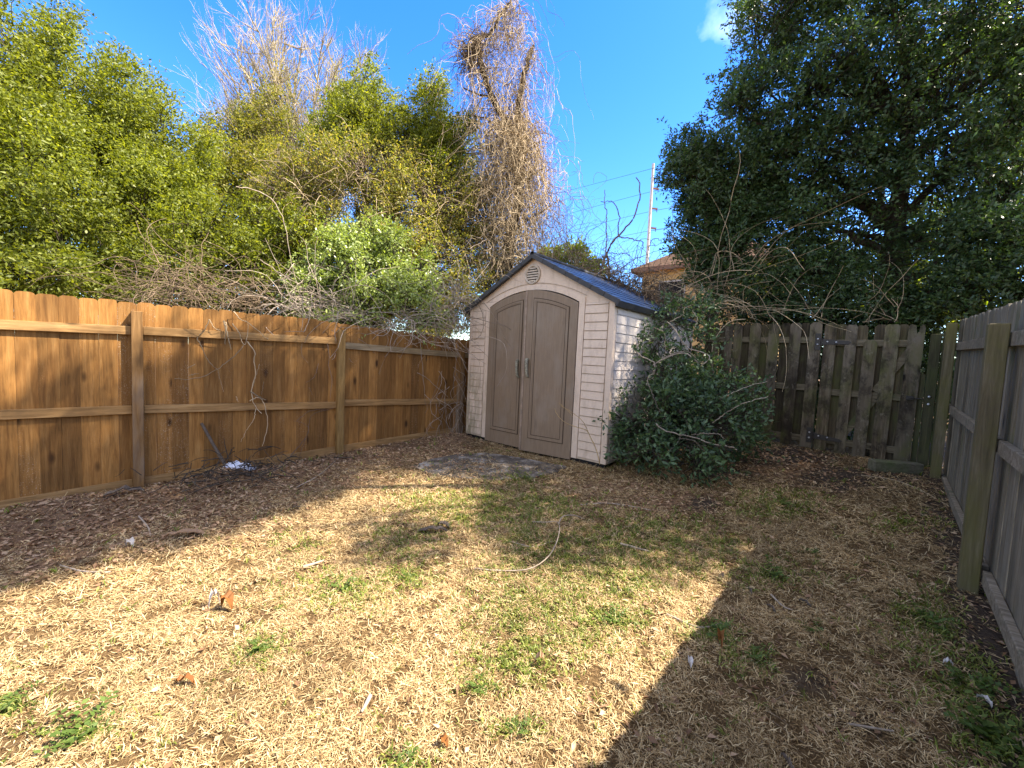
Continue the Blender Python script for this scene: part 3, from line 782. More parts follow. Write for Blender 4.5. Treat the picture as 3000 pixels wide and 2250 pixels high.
def wig(a, b, n, amp, sag=0.0):
    """wandering path from a to b"""
    a = np.array(a, float); b = np.array(b, float); t = np.linspace(0, 1, n)[:, None]
    L = np.linalg.norm(b - a); w = np.cumsum(rng.normal(size=(n, 3)), 0); w -= w[0] + (w[-1]-w[0])*t
    return a + (b-a)*t + w*amp*L/math.sqrt(n) - np.array([0, 0, 1])*sag*L*(t*(1-t))*4*.25
def limb_mesh(name, paths, mat, root, sides=7):
    """paths: list of (points, r0, r1)"""
    VQ = [tubes(p[None], (np.linspace(r0**.7, r1**.7, len(p))**(1/.7))[None], sides if r0 > .02 else 4) for p, r0, r1 in paths]
    V, Q = join(*VQ); return mesh_arr(name, V - np.array(root.location), Q, mat, root, True)
def twig_mesh(name, P, ax, ln, clumps, frac, mat, root, r=.005):
    """thin twigs joining the leaf sprays to their clump's middle"""
    m = len(P); pick = rng.random(m) < frac; P, ax, ln = P[pick], ax[pick], ln[pick]
    cs = np.array([clump_world(c)[0] for c in clumps]); j = np.argmin(((P[:, None, :] - cs[None])**2).sum(-1), 1)
    A = cs[j] + (P - cs[j])*rng.uniform(.1, .55, (len(P), 1)); t = np.linspace(0, 1, 6)[None, :, None]
    E = P + ax*ln[:, None]
    path = (1-t)**2*A[:, None] + 2*t*(1-t)*(P*.9 + A*.1 - np.array([0, 0, .05]))[:, None] + t**2*E[:, None] + rng.normal(size=(len(P), 6, 3))*.012
    R = np.linspace(r*1.8, r*.5, 6)[None, :]*np.ones((len(P), 1))
    V, Q = tubes(path, R, 3); return mesh_arr(name, V - np.array(root.location), Q, mat, root)
def tree(name, label, cat, base, clumps, nsp, nl, size, width, mat, seed, trunk_r=.09, barkm='bark', group=None, spread=.2, up=.5, droop=0.0, inner=.35, twigs=.25, limbs=True, trunk_pts=None, twig_r=.005):
    bz = float(zg(base[0], base[1])); root = empty(name, (base[0], base[1], bz - .05)); tag(root, label, cat, group)
    o, P, ax, ln = crown_mesh('crown', clumps, nsp, nl, size, width, mat, root, seed, spread, up, droop, inner, minz=bz + .05)
    b0 = np.array([base[0], base[1], bz - .05]); cs = [clump_world(c)[0] for c in clumps]
    top = max(cs, key=lambda p: p[2]); paths = []
    tp = np.array(trunk_pts) if trunk_pts is not None else wig(b0, top, 14, .06)
    if trunk_pts is not None: tp = smooth_path([b0] + list(tp), 18)
    paths.append((tp, trunk_r, trunk_r*.25))
    if limbs:
        for c in cs:
            lowk = [k for k in range(len(tp)) if tp[k][2] < c[2] + .2] or [0]
            k = max(lowk[int(len(lowk)*.62)] if len(lowk) > 2 else lowk[-1], 1)
            paths.append((wig(tp[k], c, 9, .10), trunk_r*.45*(1 - .6*k/len(tp)), trunk_r*.08))
    limb_mesh('trunk', paths, M[barkm], root)
    if twigs: twig_mesh('twigs', P, ax, ln, clumps, twigs, M[barkm], root, twig_r)
    return root
def branching(start, dirv, length, r, depth, out, spread=.5, kids=(3, 5), upb=.15, seg=6, wob=.10):
    """recursive bare branches -> list of (points, r0, r1)"""
    p = np.array(start, float); d = np.array(dirv, float); pts = [p.copy()]
    for k in range(seg):
        d = d + rng.normal(size=3)*wob + np.array([0, 0, upb])*.25; d /= np.linalg.norm(d); p = p + d*length/seg; pts.append(p.copy())
    out.append((np.array(pts), r, r*.42))
    if depth <= 0: return
    for q in range(random.randint(*kids)):
        k = random.randint(1, seg); dd = unit((d + rng.normal(size=3)*spread)[None])[0]
        branching(pts[k], dd, length*random.uniform(.45, .75), r*random.uniform(.4, .6), depth-1, out, spread, kids, upb, seg, wob)
def bush_of_tubes(name, paths, mat, root, fine=4):
    big = [p for p in paths if p[1] > .012]; small = [p for p in paths if p[1] <= .012]; VQ = []
    for p, r0, r1 in big: VQ.append(tubes(p[None], np.linspace(r0, r1, len(p))[None], 5))
    bylen = {}
    for p, r0, r1 in small: bylen.setdefault(len(p), []).append((p, r0, r1))
    for n, l in bylen.items():
        VQ.append(tubes(np.stack([q[0] for q in l]), np.stack([np.linspace(q[1], q[2], n) for q in l]), 3))
    V, Q = join(*VQ); return mesh_arr(name, V - np.array(root.location), Q, mat, root)
def strands(S, D, L, M_=11, wob=.35, grav=-.3, r=.005, taper=.5, drag=.6):
    """wandering strands: starts S, directions D, lengths L; gravity bends them"""
    N = len(S); P = np.zeros((N, M_, 3)); P[:, 0] = S; d = unit(D); st = (L/(M_-1))[:, None]; curl = rng.normal(size=(N, 3))*wob
    for k in range(1, M_):
        curl = curl*drag + rng.normal(size=(N, 3))*wob*(1-drag)*1.6
        d = unit(d + curl + np.array([0, 0, grav])); P[:, k] = P[:, k-1] + d*st
    R = (r*(.6 + .8*rng.random(N)))[:, None]*np.linspace(1, taper, M_)[None]
    return P, R
def img_path(pts, dist, n=26, jit=0.0):
    """measured polyline at a ground distance (number, or one per point)"""
    ds = [dist]*len(pts) if np.isscalar(dist) else dist
    p = smooth_path([AT(x, y, d) for (x, y), d in zip(pts, ds)], n)
    return p + rng.normal(size=p.shape)*jit
ZA = lambda l: [(1216.5 + x*.18666, 353.9 + y*.18666) for x, y in l]
ZB = lambda l: [(1327 + x*.2445, 626.7 + y*.2445) for x, y in l]
ZC = lambda l: [(442.4 + x*.4, y*.4) for x, y in l]
ZD = lambda l: [((1340 + x/2.513)*.7373, (720 + y/2.513)*.7373) for x, y in l]
def gxy(x, y, dist):
    p = AT(x, y, dist); return (p[0], p[1])

# ------------------------------------------------------------------ trees behind the brown fence
g_hedge = 'evergreen trees behind the brown fence'
cl1 = [(-130,230,170,260,11,1.6), (10,200,105,170,10.6,1.4), (100,200,70,135,10.8,1.2), (60,330,150,150,10.2,1.5), (-60,480,190,150,9.8,1.5), (110,470,150,130,9.6,1.4), (30,600,160,80,9.0,1.2), (150,610,120,60,9.0,1.0)]
tree('evergreen_tree', 'tallest yellow-green evergreen tree with a pointed bushy crown, at the left edge', 'tree', gxy(60, 700, 10.6), cl1, 9000, 16, .060, .025, M['myrtle'], 1, .14, group=g_hedge, spread=.26, twigs=.12)
cl2 = [(215,250,75,115,11.2,1.3), (290,300,80,115,11,1.3), (350,350,75,100,10.8,1.2), (240,400,120,120,10.4,1.4), (390,430,80,120,10.4,1.2), (300,520,130,110,9.8,1.3), (430,540,100,100,9.6,1.1), (240,610,120,60,9.2,1.0), (400,620,110,45,9.0,.9)]
tree('evergreen_tree', 'yellow-green evergreen tree sloping down to the right of the tallest one', 'tree', gxy(310, 700, 10.8), cl2, 9000, 16, .060, .025, M['myrtle'], 2, .13, group=g_hedge, spread=.26, twigs=.12)
cl3 = [(520,300,48,70,13.5,1.1), (575,280,48,75,13.5,1.1), (460,340,45,60,13.2,1.0), (490,420,80,100,13,1.3), (590,400,75,110,12.6,1.2), (540,520,100,100,12.2,1.3), (640,500,60,90,12,1.0)]
tree('evergreen_tree', 'shaded olive evergreen tree in the dip between the hedge and the bare tree', 'tree', gxy(540, 700, 13), cl3, 4800, 15, .070, .03, M['olive'], 3, .13, group=g_hedge, spread=.28, twigs=.15)
cl4 = [(775,215,42,48,10.4,.7), (815,250,55,50,10.4,.8), (765,275,60,60,10.3,.9), (840,310,60,55,10.2,.9), (735,330,55,60,10.2,.9)]
tree('evergreen_tree', 'green leafy treetop with a rounded peak, left one of the two peaks', 'tree', gxy(780, 700, 10.4), cl4, 2800, 15, .060, .027, M['myrtle'], 4, .10, group=g_hedge, spread=.22)
cl5 = [(932,228,30,36,10.0,.6), (935,280,48,50,9.9,.7), (980,330,55,50,9.8,.8), (900,330,55,60,9.9,.8), (950,390,70,60,9.8,.9)]
tree('evergreen_tree', 'green leafy treetop with a narrow peak, nearest the dead vine tower', 'tree', gxy(940, 700, 9.9), cl5, 2800, 15, .060, .027, M['myrtle'], 5, .10, group=g_hedge, spread=.22)
cl6 = [(690,420,90,80,9.6,.9), (620,430,60,90,9.8,.8), (880,640,90,60,9.2,.7), (975,702,60,30,8.4,.5), (900,712,60,22,8.2,.4), (1000,660,60,50,8.6,.5), (800,400,100,85,9.4,1.0), (700,510,80,80,9.0,.8), (830,480,100,80,9.0,.9), (930,470,95,90,9.0,.9), (1005,450,65,90,9.7,.7), (900,560,100,70,8.6,.8), (1000,565,70,60,9.3,.6), (1050,500,50,90,9.9,.6), (960,650,110,60,8.8,.7), (1060,620,60,60,9.3,.6), (820,670,120,50,8.8,.7), (690,660,80,50,9.2,.7)]
tree('vine_thicket', 'loose leafy thicket laced with dry vines below the two green treetops', 'thicket', gxy(860, 700, 9.3), cl6, 10500, 12, .054, .027, M['vinegreen'], 6, .07, 'redtwig', spread=.26, twigs=.5, inner=.2)
th = bpy.data.objects['vine_thicket']
S = []; D_ = []
for (cx, cy, rx, ry, n) in ((770,385,60,50,34), (850,420,70,60,34), (700,450,40,70,24), (960,440,60,80,30), (640,420,30,80,26), (1040,440,40,100,80), (1010,560,50,60,50), (900,520,70,50,24)):
    q = rng.normal(size=(n, 2))*.5
    for a, b in q: S.append(AT(cx + a*rx, cy + b*ry, 8.6 + rng.normal()*.35)); D_.append([rng.normal(), rng.normal(), .9])
P, R = strands(np.array(S), np.array(D_), .4 + 1.0*rng.random(len(S)), 13, .30, -.26, .0048, .5)
V, Q = tubes(P, R, 3); mesh_arr('dry_vines', V - np.array(th.location), Q, M['vine'], th)

# pale bare tree behind
bp = gxy(655, 700, 13.5); bt = empty('bare_tree', (bp[0], bp[1], float(zg(*bp)) - .1)); tag(bt, 'tall bare pale tree with a fan of fine twigs', 'tree')
out = []; fork = AT(650, 520, 13.5); b0 = np.array(bt.location)
out.append((wig(b0, fork, 8, .04), .16, .10))
for tx, ty, dd in ((505,150,0), (535,90,.6), (560,45,-.5), (590,35,.3), (615,70,-.3), (650,85,.5), (690,105,-.6), (730,130,.2), (765,150,-.3), (795,200,.3), (810,250,.2), (780,120,.5), (505,260,.2), (515,110,-.2), (520,230,.4), (600,150,1), (700,180,-1)):
    e = AT(tx, ty + 25, 13.5 + dd); p = wig(fork, e, 11, .07, .25); out.append((p, .06, .016))
    for k in range(2, 11):
        for _ in range(3 if k < 5 else 4):
            d = unit((p[min(k+1, 10)] - p[k-1] + rng.normal(size=3)*.45)[None])[0]
            branching(p[k], d, random.uniform(.8, 1.5)*(1.15 - k*.05), .014, 2, out, .34, (3, 5), .28, 6, .12)
bush_of_tubes('trunk', out, M['barkpale'], bt)
crown_mesh('crown', [(610,240,70,90,13.4,.9), (680,230,80,90,13.4,.9), (660,340,90,90,13.2,.9), (570,160,60,90,13.4,.8,.35), (740,200,55,70,13.4,.7,.35)], 700, 5, .06, .026, M['vinegreen'], bt, 9, .3, .5, inner=.1)

# dead tree wrapped in hanging vines
DV = 9.0
dp = gxy(1098, 640, DV); dt = empty('dead_tree', (dp[0], dp[1], float(zg(*dp)) - .1)); tag(dt, 'dead tree wrapped in a tower of hanging grey-brown vines behind the shed', 'tree')
trunk = [np.array(dt.location)] + [AT(x, y, DV) for x, y in ((1098,560), (1104,500), (1118,440), (1122,360), (1118,288))]
limbR = [(1118,288), (1118,240), (1122,208), (1134,160), (1146,120), (1152,98)]
limbL = [(1118,300), (1102,272), (1070,224), (1046,160), (1034,104), (1024,84), (1040,78), (1056,74), (1074,44), (1090,22), (1102,0), (1110,-18)]
lp = [(smooth_path(trunk, 20), .13, .085), (img_path(limbR, DV, 16, .012), .075, .035), (img_path(limbL, [9, 9, 8.9, 8.8, 8.75, 8.7, 8.8, 8.85, 8.9, 9, 9, 9], 26, .012), .07, .022)]
for a, b in (((1118,400), (1180,360)), ((1118,450), (1040,400)), ((1120,340), (1170,300)), ((1100,270), (1010,250)), ((1060,210), (1000,190)), ((1110,500), (1195,440)), ((1100,480), (1030,470)), ((1040,430), (960,390)), ((1110,520), (1000,440))):
    e = AT(*b, DV + rng.normal()*.3); lp.append((wig(AT(*a, DV), e, 9, .08), .03, .01))
limb_mesh('trunk', lp, M['bark'], dt)
S = []; D_ = []; Ls = []
pl_ = np.vstack([lp[1][0], lp[2][0]])
for k in range(640):                                                     # hanging from the two upper limbs
    p = pl_[rng.integers(len(pl_))] + rng.normal(size=3)*np.array([.07, .07, .05]); S.append(p); D_.append(rng.normal(size=3)*.3 + [0, 0, -.25]); Ls.append(.5 + 2.1*rng.random()**1.5)
for k in range(2500):                                                    # the thick skirt round the trunk
    y = 560 - 300*rng.random()**.85; wdt = np.interp(y, [260, 340, 420, 560], [44, 70, 90, 96]); c = np.interp(y, [260, 400, 560], [1112, 1118, 1122])
    p = AT(c + rng.normal()*wdt*.52, y, DV + .02 + rng.normal()*.36); S.append(p); D_.append(rng.normal(size=3)*.5 + [0, 0, .1]); Ls.append(.5 + 1.3*rng.random())
for k in range(300):
    p = AT(1080 + rng.normal()*32, 130 + 170*rng.random(), DV + rng.normal()*.25); S.append(p); D_.append(rng.normal(size=3)*.5 + [0, 0, -.3]); Ls.append(.6 + 1.8*rng.random())
for k in range(170):
    p = AT(1100 + rng.normal()*24, 10 + 70*rng.random(), DV + rng.normal()*.2); S.append(p); D_.append(rng.normal(size=3)*.5 + [0, 0, -.3]); Ls.append(.4 + .9*rng.random())
P, R = strands(np.array(S), np.array(D_), np.array(Ls), 16, .42, -.42, .0050, .4, .35)
S2 = np.array([AT(1100 + rng.normal()*40, 80 + 200*rng.random(), DV + rng.normal()*.2) for _ in range(160)])
P2, R2 = strands(S2, unit(rng.normal(size=(160, 3)) + [.1, .1, .4]), .2 + .45*rng.random(160), 12, .16, -.03, .0032, .4)
V, Q = join(tubes(P, R, 3), tubes(P2, R2, 3)); mesh_arr('hanging_vines', V - np.array(dt.location), Q, M['vine'], dt)
S = np.array([AT(1016 + rng.normal()*13, 112 + rng.normal()*20, 8.75 + rng.normal()*.12) for _ in range(240)])
P, R = strands(S, rdir(240), .3 + .5*rng.random(240), 12, .7, -.12, .006, .5)
V, Q = tubes(P, R, 3); mesh_arr('tangled_twigs', V - np.array(dt.location), Q, M['vinebrown'], dt)

# sunlit privet just over the brown fence, and a softer shrub beside it
cl = [(745,512,30,32,7.8,.35), (790,500,22,26,7.9,.3), (830,530,36,34,7.7,.35), (700,545,34,36,7.6,.35), (770,560,55,38,7.6,.5), (860,575,45,38,7.4,.4), (735,610,70,48,7.3,.55), (830,625,80,46,7.2,.6), (897,640,40,34,7.1,.4), (930,688,36,26,6.9,.35), (780,680,95,32,7.0,.5), (678,640,40,44,7.4,.4), (660,580,26,34,7.9,.3), (905,600,22,22,7.3,.25)]
tree('privet_bush', 'bright glossy light green bush leaning over the brown fence beside the shed', 'bush', gxy(800, 800, 7.3), cl, 2600, 12, .056, .028, M['privet'], 12, .05, spread=.23, twigs=.5)
cl = [(570,500,55,60,9.2,.6), (640,540,55,70,8.8,.6), (590,590,70,60,8.6,.6), (520,570,60,60,8.8,.6), (660,620,40,50,8.2,.5), (520,660,120,50,9,.7), (640,690,110,40,8.8,.6), (400,680,80,40,9,.5)]
tree('green_shrub', 'soft mid-green shrub between the hedge trees and the bright glossy bush', 'shrub', gxy(590, 760, 8.8), cl, 3200, 13, .060, .027, M['myrtle'], 13, .05, spread=.2, twigs=.3)
cl = [(1240,562,42,22,9.8,.5), (1205,552,30,24,9.7,.4), (1275,585,30,14,9.6,.4), (1225,590,60,20,9.6,.4)]
tree('green_shrub', 'yellow-green shrub showing just above the ridge of the shed roof', 'shrub', gxy(1230, 700, 9.8), cl, 500, 12, .09, .035, M['backlit'], 14, .04, spread=.2)
bs = gxy(1215, 640, 9.2); b_ = empty('twiggy_shrub', (bs[0], bs[1], float(zg(*bs)) - .05)); tag(b_, 'leafless pinkish twiggy shrub between the vine tower and the shed roof', 'shrub')
out = []
for k in range(9):
    s_ = AT(1200 + 12*k % 50, 590, 9.2 + rng.normal()*.2); out.append((wig(b_.location, s_, 5, .05), .012, .009))
    branching(s_, unit(np.array([[rng.normal()*.5 + .35, rng.normal()*.4, .7]]))[0], random.uniform(.7, 1.3), .008, 2, out, .5, (3, 5), .1, 6, .16)
bush_of_tubes('twigs', out, M['twig'], b_)
# dry vine heaps riding on the brown fence
def heap(name, label, cat, spots, dist, Lr, r, mat, wob=.35, grav=-.1, up=.4, seed=0, basept=None):
    S = []; D_ = []
    for (cx, cy, rx, ry, n) in spots:
        for _ in range(n):
            S.append(AT(cx + rng.normal()*rx*.55, cy + rng.normal()*ry*.55, dist + rng.normal()*.28)); D_.append([rng.normal(), rng.normal(), rng.normal()*.5 + up])
    P, R = strands(np.array(S), np.array(D_), Lr[0] + Lr[1]*rng.random(len(S)), 12, wob, grav, r, .45)
    bx = np.mean(P[:, :, 0]), np.mean(P[:, :, 1]); root = empty(name, (bx[0], bx[1], float(zg(*bx))))
    V, Q = tubes(P, R, 3); mesh_arr('stems', V - np.array(root.location), Q, mat, root); tag(root, label, cat); return root
heap('vine_heap', 'heap of dry pinkish-brown vines lying over the top of the brown fence', 'vines', ((360,610,70,36,90), (460,625,90,30,110), (560,648,70,26,90), (330,640,60,22,44)), 7.6, (.5, .9), .0042, M['vinebrown'], .30, -.14, .4)
h2 = heap('vine_heap', 'thin grey vine stems straggling along the fence top beneath the bright glossy bush', 'vines', ((680,650,70,40,60), (760,690,90,22,60), (880,700,80,22,60), (960,690,50,45,90), (985,640,30,60,70), (640,670,40,25,50)), 6.5, (.4, .9), .0045, M['twig'], .28, -.10, .3)
h2b = [(img_path(p, 7.0, 20, .006), .008, .004) for p in ([(510,405), (540,408), (580,425), (605,455), (618,500), (628,560), (640,610), (665,650)], [(560,560), (620,600), (700,650), (760,690)], [(620,640), (660,600), (690,570)], [(720,700), (725,650), (750,620), (790,615)])]
limb_mesh('long_cane', h2b, M['twig'], h2)

# ------------------------------------------------------------------ house, pole and wires far behind
e0 = AT(1366, 581, 21.0); zc = e0[2]
d_ = ray(1478, 569); t_ = (zc - CH)/d_[2]; e1 = C0 + d_*t_
hv = e1 - e0; hl = np.linalg.norm(hv); ha = math.atan2(hv[1], hv[0])
hz = float(zg(e0[0], e0[1])); hh = zc - hz
house = empty('neighbor_house', (e0[0], e0[1], hz), ha); tag(house, 'tan house with a brown shingle hip roof glimpsed beyond the shed roof', 'house')
LW, LD = 6.4, 6.0; ov = .38
mb = MB(); mb.box((ov, ov, -.3), (LW-ov, LD-ov, hh-.05)); mb.build('wall', M['stucco'], house)
rs = 1.9; vs = [(0,0,hh), (LW,0,hh), (LW,LD,hh), (0,LD,hh), (LD/2,LD/2,hh+rs), (LW-LD/2,LD/2,hh+rs)]
mb = MB(); mb.add(vs, [(0,1,5,4), (1,2,5), (2,3,4,5), (3,0,4), (3,2,1,0)]); ro = mb.build('roof', M['houseroof'], house)
mb = MB()
for k in range(22):
    f = (k+.5)/22; z = hh + rs*f - .004; i0 = LD/2*f
    mb.box((i0, i0-.04, z-.02), (LW-i0, i0+.03, z+.012)); mb.box((i0-.04, i0, z-.02), (i0+.03, LD-i0, z+.012))
mb.build('shingle_courses', M['houseroof'], ro)
mb = MB(); mb.box((-.05, -.05, hh-.18), (LW+.05, 0.0, hh+.01)); mb.box((-.05, 0, hh-.18), (0, LD+.05, hh+.01)); mb.build('gutter', M['eave'], house)
mb = MB(); mb.box((0.0, 0.0, hh-.1), (LW, LD, hh-.06)); mb.build('soffit', M['eave'], house)
mb = MB(); mb.box((ov+.9, ov-.03, hh-1.9), (ov+2.0, ov+.02, hh-.7)); w_ = mb.build('window', M['gap'], house)
mb = MB(); q = [(ov+.84, hh-1.96), (ov+2.06, hh-1.96), (ov+2.06, hh-.64), (ov+.84, hh-.64)]; q2 = [(ov+.9, hh-1.9), (ov+2.0, hh-1.9), (ov+2.0, hh-.7), (ov+.9, hh-.7)]
vs = [(a, y_, b) for y_ in (ov-.05, ov-.031) for ring_ in (q, q2) for a, b in ring_]
fs = [(i_, (i_+1) % 4, 4+(i_+1) % 4, 4+i_) for i_ in range(4)] + [(8+i_, 12+i_, 12+(i_+1) % 4, 8+(i_+1) % 4) for i_ in range(4)] + [(i_, 8+i_, 8+(i_+1) % 4, (i_+1) % 4) for i_ in range(4)] + [(4+i_, 4+(i_+1) % 4, 12+(i_+1) % 4, 12+i_) for i_ in range(4)]
mb.add(vs, fs); mb.build('frame', M['pole'], w_)

PD = 45.0; pb = AT(1398, 560, PD); ptp = AT(1407.5, 354, PD)
pole = empty('utility_pole', (pb[0], pb[1], float(zg(pb[0], pb[1])))); tag(pole, 'tall pale steel utility pole with three short insulator arms', 'pole')
ptop = np.array([pb[0], pb[1], ptp[2]])
mb = MB(); mb.tube([(0, 0, -.2), (0, 0, ptp[2] - pole.location.z)], [.20, .13], 10); mb.build('pole_shaft', M['pole'], pole)
rgt = np.array([CR[0], CR[1], 0]); rgt /= np.linalg.norm(rgt)
arms = []
for ax_, ay in ((1404, 407), (1402, 450), (1399.5, 492)):
    z = AT(ax_, ay, PD)[2]; a = ptop.copy(); a[2] = z; b = a + rgt*.72; loc = np.array(pole.location)
    mb = MB(); mb.bar(a - loc, b - loc + [0, 0, -.05], .16, .12); ar = mb.build('insulator_arm', M['bolt'] if False else M['eave'], pole)
    mb = MB(); mb.tube([b - loc + [0, 0, -.05] - rgt*.06, b - loc + [0, 0, -.36] - rgt*.06], .04, 6); mb.build('insulator', M['fascia'], ar); arms.append(b)
ww = [([(1100,445), (1216,415), (1405,365), (1500,338)], 'uppermost thin wire reaching the top of the utility pole'), ([(1100,505), (1216,466), (1411,413), (1520,395)], 'thin wire at the top insulator arm of the utility pole'),
      ([(1100,535), (1272,489), (1409,456), (1520,440)], 'thin wire at the middle insulator arm of the utility pole'), ([(1100,575), (1272,527), (1407,498), (1520,484)], 'thin wire at the lowest insulator arm of the utility pole')]
for pts, lab in ww:
    p = img_path(pts, [62, 56, 45, 40], 24); o = empty('power_line', p[12]); o['label'] = lab; o['category'] = 'power line'; o['group'] = 'power lines on the utility pole'
    V, Q = tubes_one(p, .020, 4); mesh_arr('cable', V - p[12], Q, M['wire'], o)

# ------------------------------------------------------------------ trees behind the gate
TD = 9.6
clR = [(1690,40,85,100,9.6,1.1), (1790,20,110,130,9.8,1.3), (1940,30,130,150,9.8,1.4,.8), (2110,20,130,150,9.8,1.4,.7), (2260,60,130,200,9.8,1.4,.7), (1640,120,35,45,9.4,.6), (1650,190,80,60,9.2,.9), (1595,225,50,42,9.0,.7), (1740,220,110,100,9.4,1.2), (1870,240,120,110,9.6,1.3,.7), (2030,250,130,120,9.6,1.3,.6), (2180,270,120,130,9.8,1.3,.6),
       (1640,300,70,60,9.2,.8), (1650,390,90,70,9.2,.9), (1770,370,110,90,9.4,1.1), (1880,400,90,90,9.6,1.1,.6), (2020,400,120,100,9.6,1.2,.7), (2180,430,110,110,9.6,1.2,.9), (1740,480,100,70,9.2,1.0), (1850,520,80,50,9.4,.9,.6), (2100,510,110,60,9.4,1.0,.9)]
tpts = [AT(1926, 583, TD), AT(1936, 467, TD), AT(1960, 300, TD), AT(1955, 150, TD), AT(1930, 20, TD)]
rt = tree('evergreen_tree', 'huge dark evergreen tree with a thick trunk filling the sky behind the gate', 'tree', gxy(1926, 720, TD), clR, 8200, 13, .080, .034, M['laurel'], 21, .20, group='dark evergreen trees behind the gate', spread=.26, up=.25, inner=.25, twigs=.35, trunk_pts=tpts, twig_r=.006)
lim = []
for l, r in (([(1960,300), (1985,215), (2043,135), (2212,56)], .09), ([(1936,500), (1990,490), (2066,467), (2200,400)], .08), ([(1945,420), (1880,330), (1800,260), (1700,200)], .07), ([(1936,470), (1850,430), (1760,400), (1620,340)], .06), ([(1960,280), (1900,180), (1840,60)], .06), ([(1965,330), (2060,300), (2180,260)], .05), ([(1932,540), (1860,500), (1790,500)], .05)):
    lim.append((img_path(l, TD, 14, .02), r, r*.35))
limb_mesh('limbs', lim, M['bark'], rt)
clS = [(1500,325,48,36,8.8,.6), (1545,330,50,40,8.8,.6), (1488,385,50,45,8.7,.6), (1560,395,75,60,8.8,.8), (1500,440,40,30,8.7,.5), (1560,470,70,50,8.8,.7), (1500,520,42,30,8.7,.5), (1570,540,80,45,8.8,.7), (1560,500,55,50,8.9,.5), (1610,470,70,60,9.0,.6), (1545,575,50,28,8.7,.4)]
tree('evergreen_tree', 'smaller dark evergreen reaching out towards the utility pole', 'tree', gxy(1570, 720, 8.9), clS, 3000, 14, .075, .03, M['laurel'], 22, .09, group='dark evergreen trees behind the gate', spread=.22, up=.25, inner=.25, twigs=.35)
tree('laurel_shrub', 'dark leafy shrub behind the board fence left of the gate', 'shrub', gxy(1620, 760, 8.5), [(1580,610,70,50,8.5,.6), (1660,600,90,60,8.6,.7), (1620,660,110,40,8.4,.6), (1700,680,60,30,8.3,.5), (1620,760,110,90,8.7,.6), (1690,850,90,80,8.7,.6)], 1800, 13, .07, .03, M['laurel'], 23, .05, group='dark shrubs behind the gate', spread=.2, up=.2)
tree('laurel_shrub', 'dark leafy shrub straight behind the wooden gate', 'shrub', gxy(1820, 760, 8.7), [(1780,600,90,50,8.8,.7), (1800,670,100,40,8.6,.6), (1890,660,70,40,8.6,.6,.7), (1760,545,90,45,9.2,.6), (1880,575,70,40,9.0,.5), (1900,705,60,30,8.6,.5), (1740,650,60,40,8.5,.5), (1780,780,90,90,8.8,.6), (1860,860,110,90,8.8,.6)], 2600, 13, .07, .03, M['laurel'], 24, .05, group='dark shrubs behind the gate', spread=.2, up=.2)
tree('laurel_shrub', 'dense dark shrub rising over the corner of the silver fence', 'shrub', gxy(2090, 760, 9.0), [(2050,590,80,60,9.0,.7), (2150,570,110,80,9.0,.8), (2080,650,100,45,8.9,.7), (2200,640,100,60,8.9,.8), (2280,560,120,140,9.0,.9), (1990,650,50,50,8.8,.5), (1990,780,80,110,8.9,.6), (2060,800,70,120,9.0,.6)], 2900, 13, .065, .028, M['laurel'], 25, .05, group='dark shrubs behind the gate', spread=.2, up=.2)
tree('young_tree', 'bright yellow-green tree glimpsed through gaps right of the dark trunk', 'tree', gxy(2120, 720, 15), [(2120,150,130,110,15,1.2), (2200,300,100,100,15,1.2), (2080,470,120,70,15,1.2), (2160,560,100,60,15,1.2)], 1000, 12, .12, .05, M['backlit'], 26, .09, group='sunlit trees beyond the dark evergreens', spread=.35)
tree('young_tree', 'bright yellow-green bush glimpsed low through gaps left of the dark trunk', 'tree', gxy(1850, 740, 14), [(1860,590,60,40,14,1.0), (1790,560,70,40,14,1.0), (1700,620,100,50,14,1.0), (1900,660,120,50,13,1.0), (2020,640,90,60,13,1.0), (1960,570,80,60,13.5,1.0), (2100,680,90,40,13,1.0)], 1500, 12, .11, .045, M['backlit'], 27, .06, group='sunlit trees beyond the dark evergreens', spread=.32)

# ------------------------------------------------------------------ tangles of bare vines about the shed roof and the gate
v = empty('bare_vine', (*gxy(1310, 640, 8.0), 0.35)); tag(v, 'dark bare vine shoots curling up into the sky over the shed roof', 'vine')
sh = [([(500,1290), (508,1150), (500,1030), (505,900), (500,700), (498,550), (484,420), (487,300)], .013), ([(545,1290), (525,1100), (520,1010), (570,900), (630,830), (640,750), (645,620), (610,480), (540,440), (440,445)], .014),
      ([(420,1290), (480,1090), (520,1010), (580,900), (640,830), (720,750), (800,640), (860,500), (885,350), (880,220), (842,150)], .018), ([(640,845), (740,855), (860,885), (925,905), (915,1000), (890,1080), (890,1190)], .010),
      ([(560,1035), (640,1040), (730,1035), (765,1080), (780,1190)], .007), ([(990,1000), (1010,900), (1060,865), (1135,895), (1080,940), (990,945)], .007), ([(850,1160), (870,1050), (910,960), (925,905)], .006), ([(620,1280), (700,1190), (800,1120), (950,1060), (1180,970)], .007), ([(330,1170), (430,1100), (500,1040)], .006), ([(320,1190), (420,1170), (520,1130)], .005)]
limb_mesh('stems', [(img_path(ZA(p), 7.9, 30, .008), r*1.25, r*.5) for p, r in sh], M['redtwig'], v)
heap('vine_heap', 'wild tangle of brown vines heaped behind the shed roof below the far house', 'vines', ((1330,620,40,18,170), (1390,640,50,20,240), (1300,600,40,18,110), (1280,580,40,25,50), (1430,655,40,26,120), (1380,605,60,26,80)), 7.7, (.3, .8), .0055, M['vinebrown'], .38, -.10, .3)
